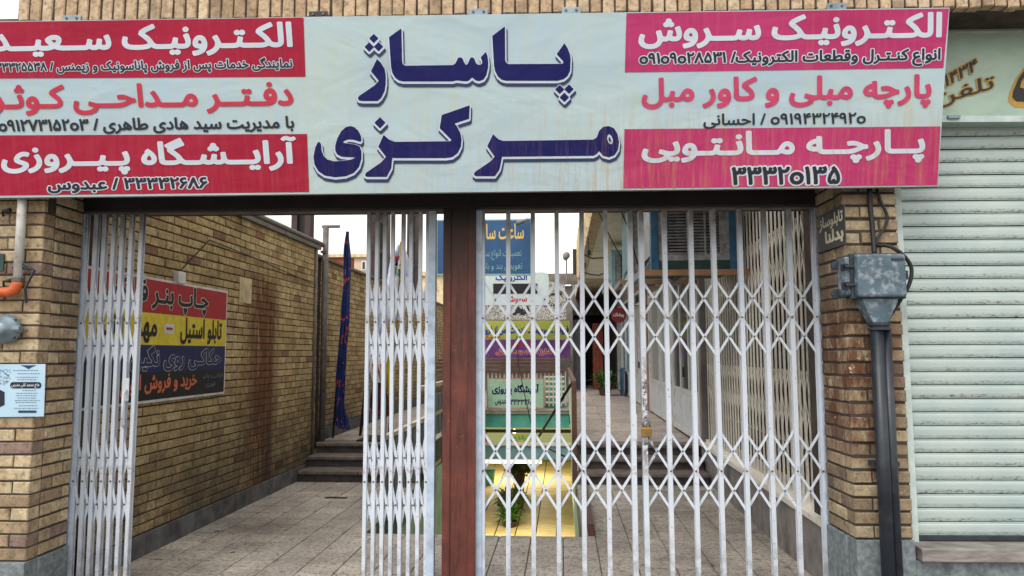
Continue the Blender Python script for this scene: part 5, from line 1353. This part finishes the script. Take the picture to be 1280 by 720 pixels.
# ------------------------------------------------------------------ flags
def flag(label, pole_a, pole_b, v_, strips):
    """pole from pixel a (foot) to b (top) at depth v; strips = [(mat, [(xl, xr, y)...])]"""
    a, b_ = pf(*pole_a, v_), pf(*pole_b, v_)
    t_ = thing('flag', label, 'flag', (a[0], v_, a[1]), PM)
    part('pole', MB().tube([(a[0], v_, a[1]), (b_[0], v_, b_[1])], .014, 8), M['cable'], t_, smooth=True)
    for j, (mt, rows_) in enumerate(strips):
        mb = MB(); n = 10; R_ = []
        for i in range(len(rows_)-1):
            for k in range(4):
                t = k/4; R_.append([rows_[i][q]+(rows_[i+1][q]-rows_[i][q])*t for q in range(3)])
        R_.append(list(rows_[-1]))
        for r_, (xl, xr, y) in enumerate(R_):
            for i in range(n+1):
                x = xl+(xr-xl)*i/n; dv = .05*math.sin(i*1.9+r_*.25+j)+.02*math.sin(r_*.9+i)-.03-j*.01
                u_, z_ = pf(x, y, v_); mb.v.append((u_, v_+dv, z_))
        for r_ in range(len(R_)-1):
            for i in range(n): mb.f.append((r_*(n+1)+i, (r_+1)*(n+1)+i, (r_+1)*(n+1)+i+1, r_*(n+1)+i+1))
        part('cloth' if mt.startswith('flag_') else 'emblem', mb, M[mt], t_, smooth=True)
flag('tall narrow blue flag with red and orange lettering leaning on the brick wall', (416,548), (435,291), 9.9,
     [('flag_blue', [(433,437,290),(430,438,320),(429,438,360),(427,437,400),(424,435,440),(422,433,480),(420,432,510),(419,437,532),(424,437,536)])])
flag('white flag with rainbow coloured emblem and yellow border above the folded gate', (486,540), (503,300), 10.6,
     [('flag_white', [(498,506,306),(488,511,325),(483,511,350),(481,507,375),(482,502,400)]), ('flag_yellow', [(500,505,303),(502,506,340),(499,503,370),(493,497,400),(485,494,440),(483,490,490)]),
      ('flag_red', [(493,506,321),(492,506,328)]), ('navy', [(492,506,329),(492,506,333)]), ('flag_yellow', [(492,505,334),(492,505,337)]), ('flag_green', [(492,505,338),(492,504,343)])])
flag('black flag with red lettering hanging low beside the white and red one', (448,560), (462,430), 10.2,
     [('flag_black', [(466,482,478),(463,484,495),(462,486,508),(466,488,520)])])
flag('folded white and red flag behind the bunched gate leaf', (449,556), (478,360), 10.3,
     [('flag_white', [(472,484,385),(470,486,400),(468,480,420)]), ('flag_white2', [(462,476,446),(462,480,462),(466,484,478)]), ('flag_red', [(464,480,455),(474,481,466)])])

# ------------------------------------------------------------------ small litter on the passage floor
for i, (px, py, lab) in enumerate(((272, 663, 'scrap of white paper against the foot of the brick wall'), (291, 690, 'tiny crumpled paper scrap on the near passage floor'), (420, 622, 'dark floor drain slot near the foot of the left steps'))):
    p = hit(px, py, PM, 2, .004); q = random.Random(i); n_ = 6
    if i == 2: mb = MB().box(p.x-.12, p.x+.12, p.y-.03, p.y+.03, .001, .006)
    else:
        mb = MB(); pts_ = [(p.x+.03*math.cos(k*1.05)*q.uniform(.6,1.2), p.y+.03*math.sin(k*1.05)*q.uniform(.6,1.2), .004+q.uniform(0,.012)) for k in range(6)]
        mb.add(pts_+[(p.x, p.y, .016)], [(k, (k+1)%6, 6) for k in range(6)])
    o = part('litter' if i < 2 else 'floor_drain', mb, M['cable'] if i == 2 else M['paper'], None, PM, (p.x, p.y, 0)); tag(o, lab, 'drain' if i == 2 else 'litter')
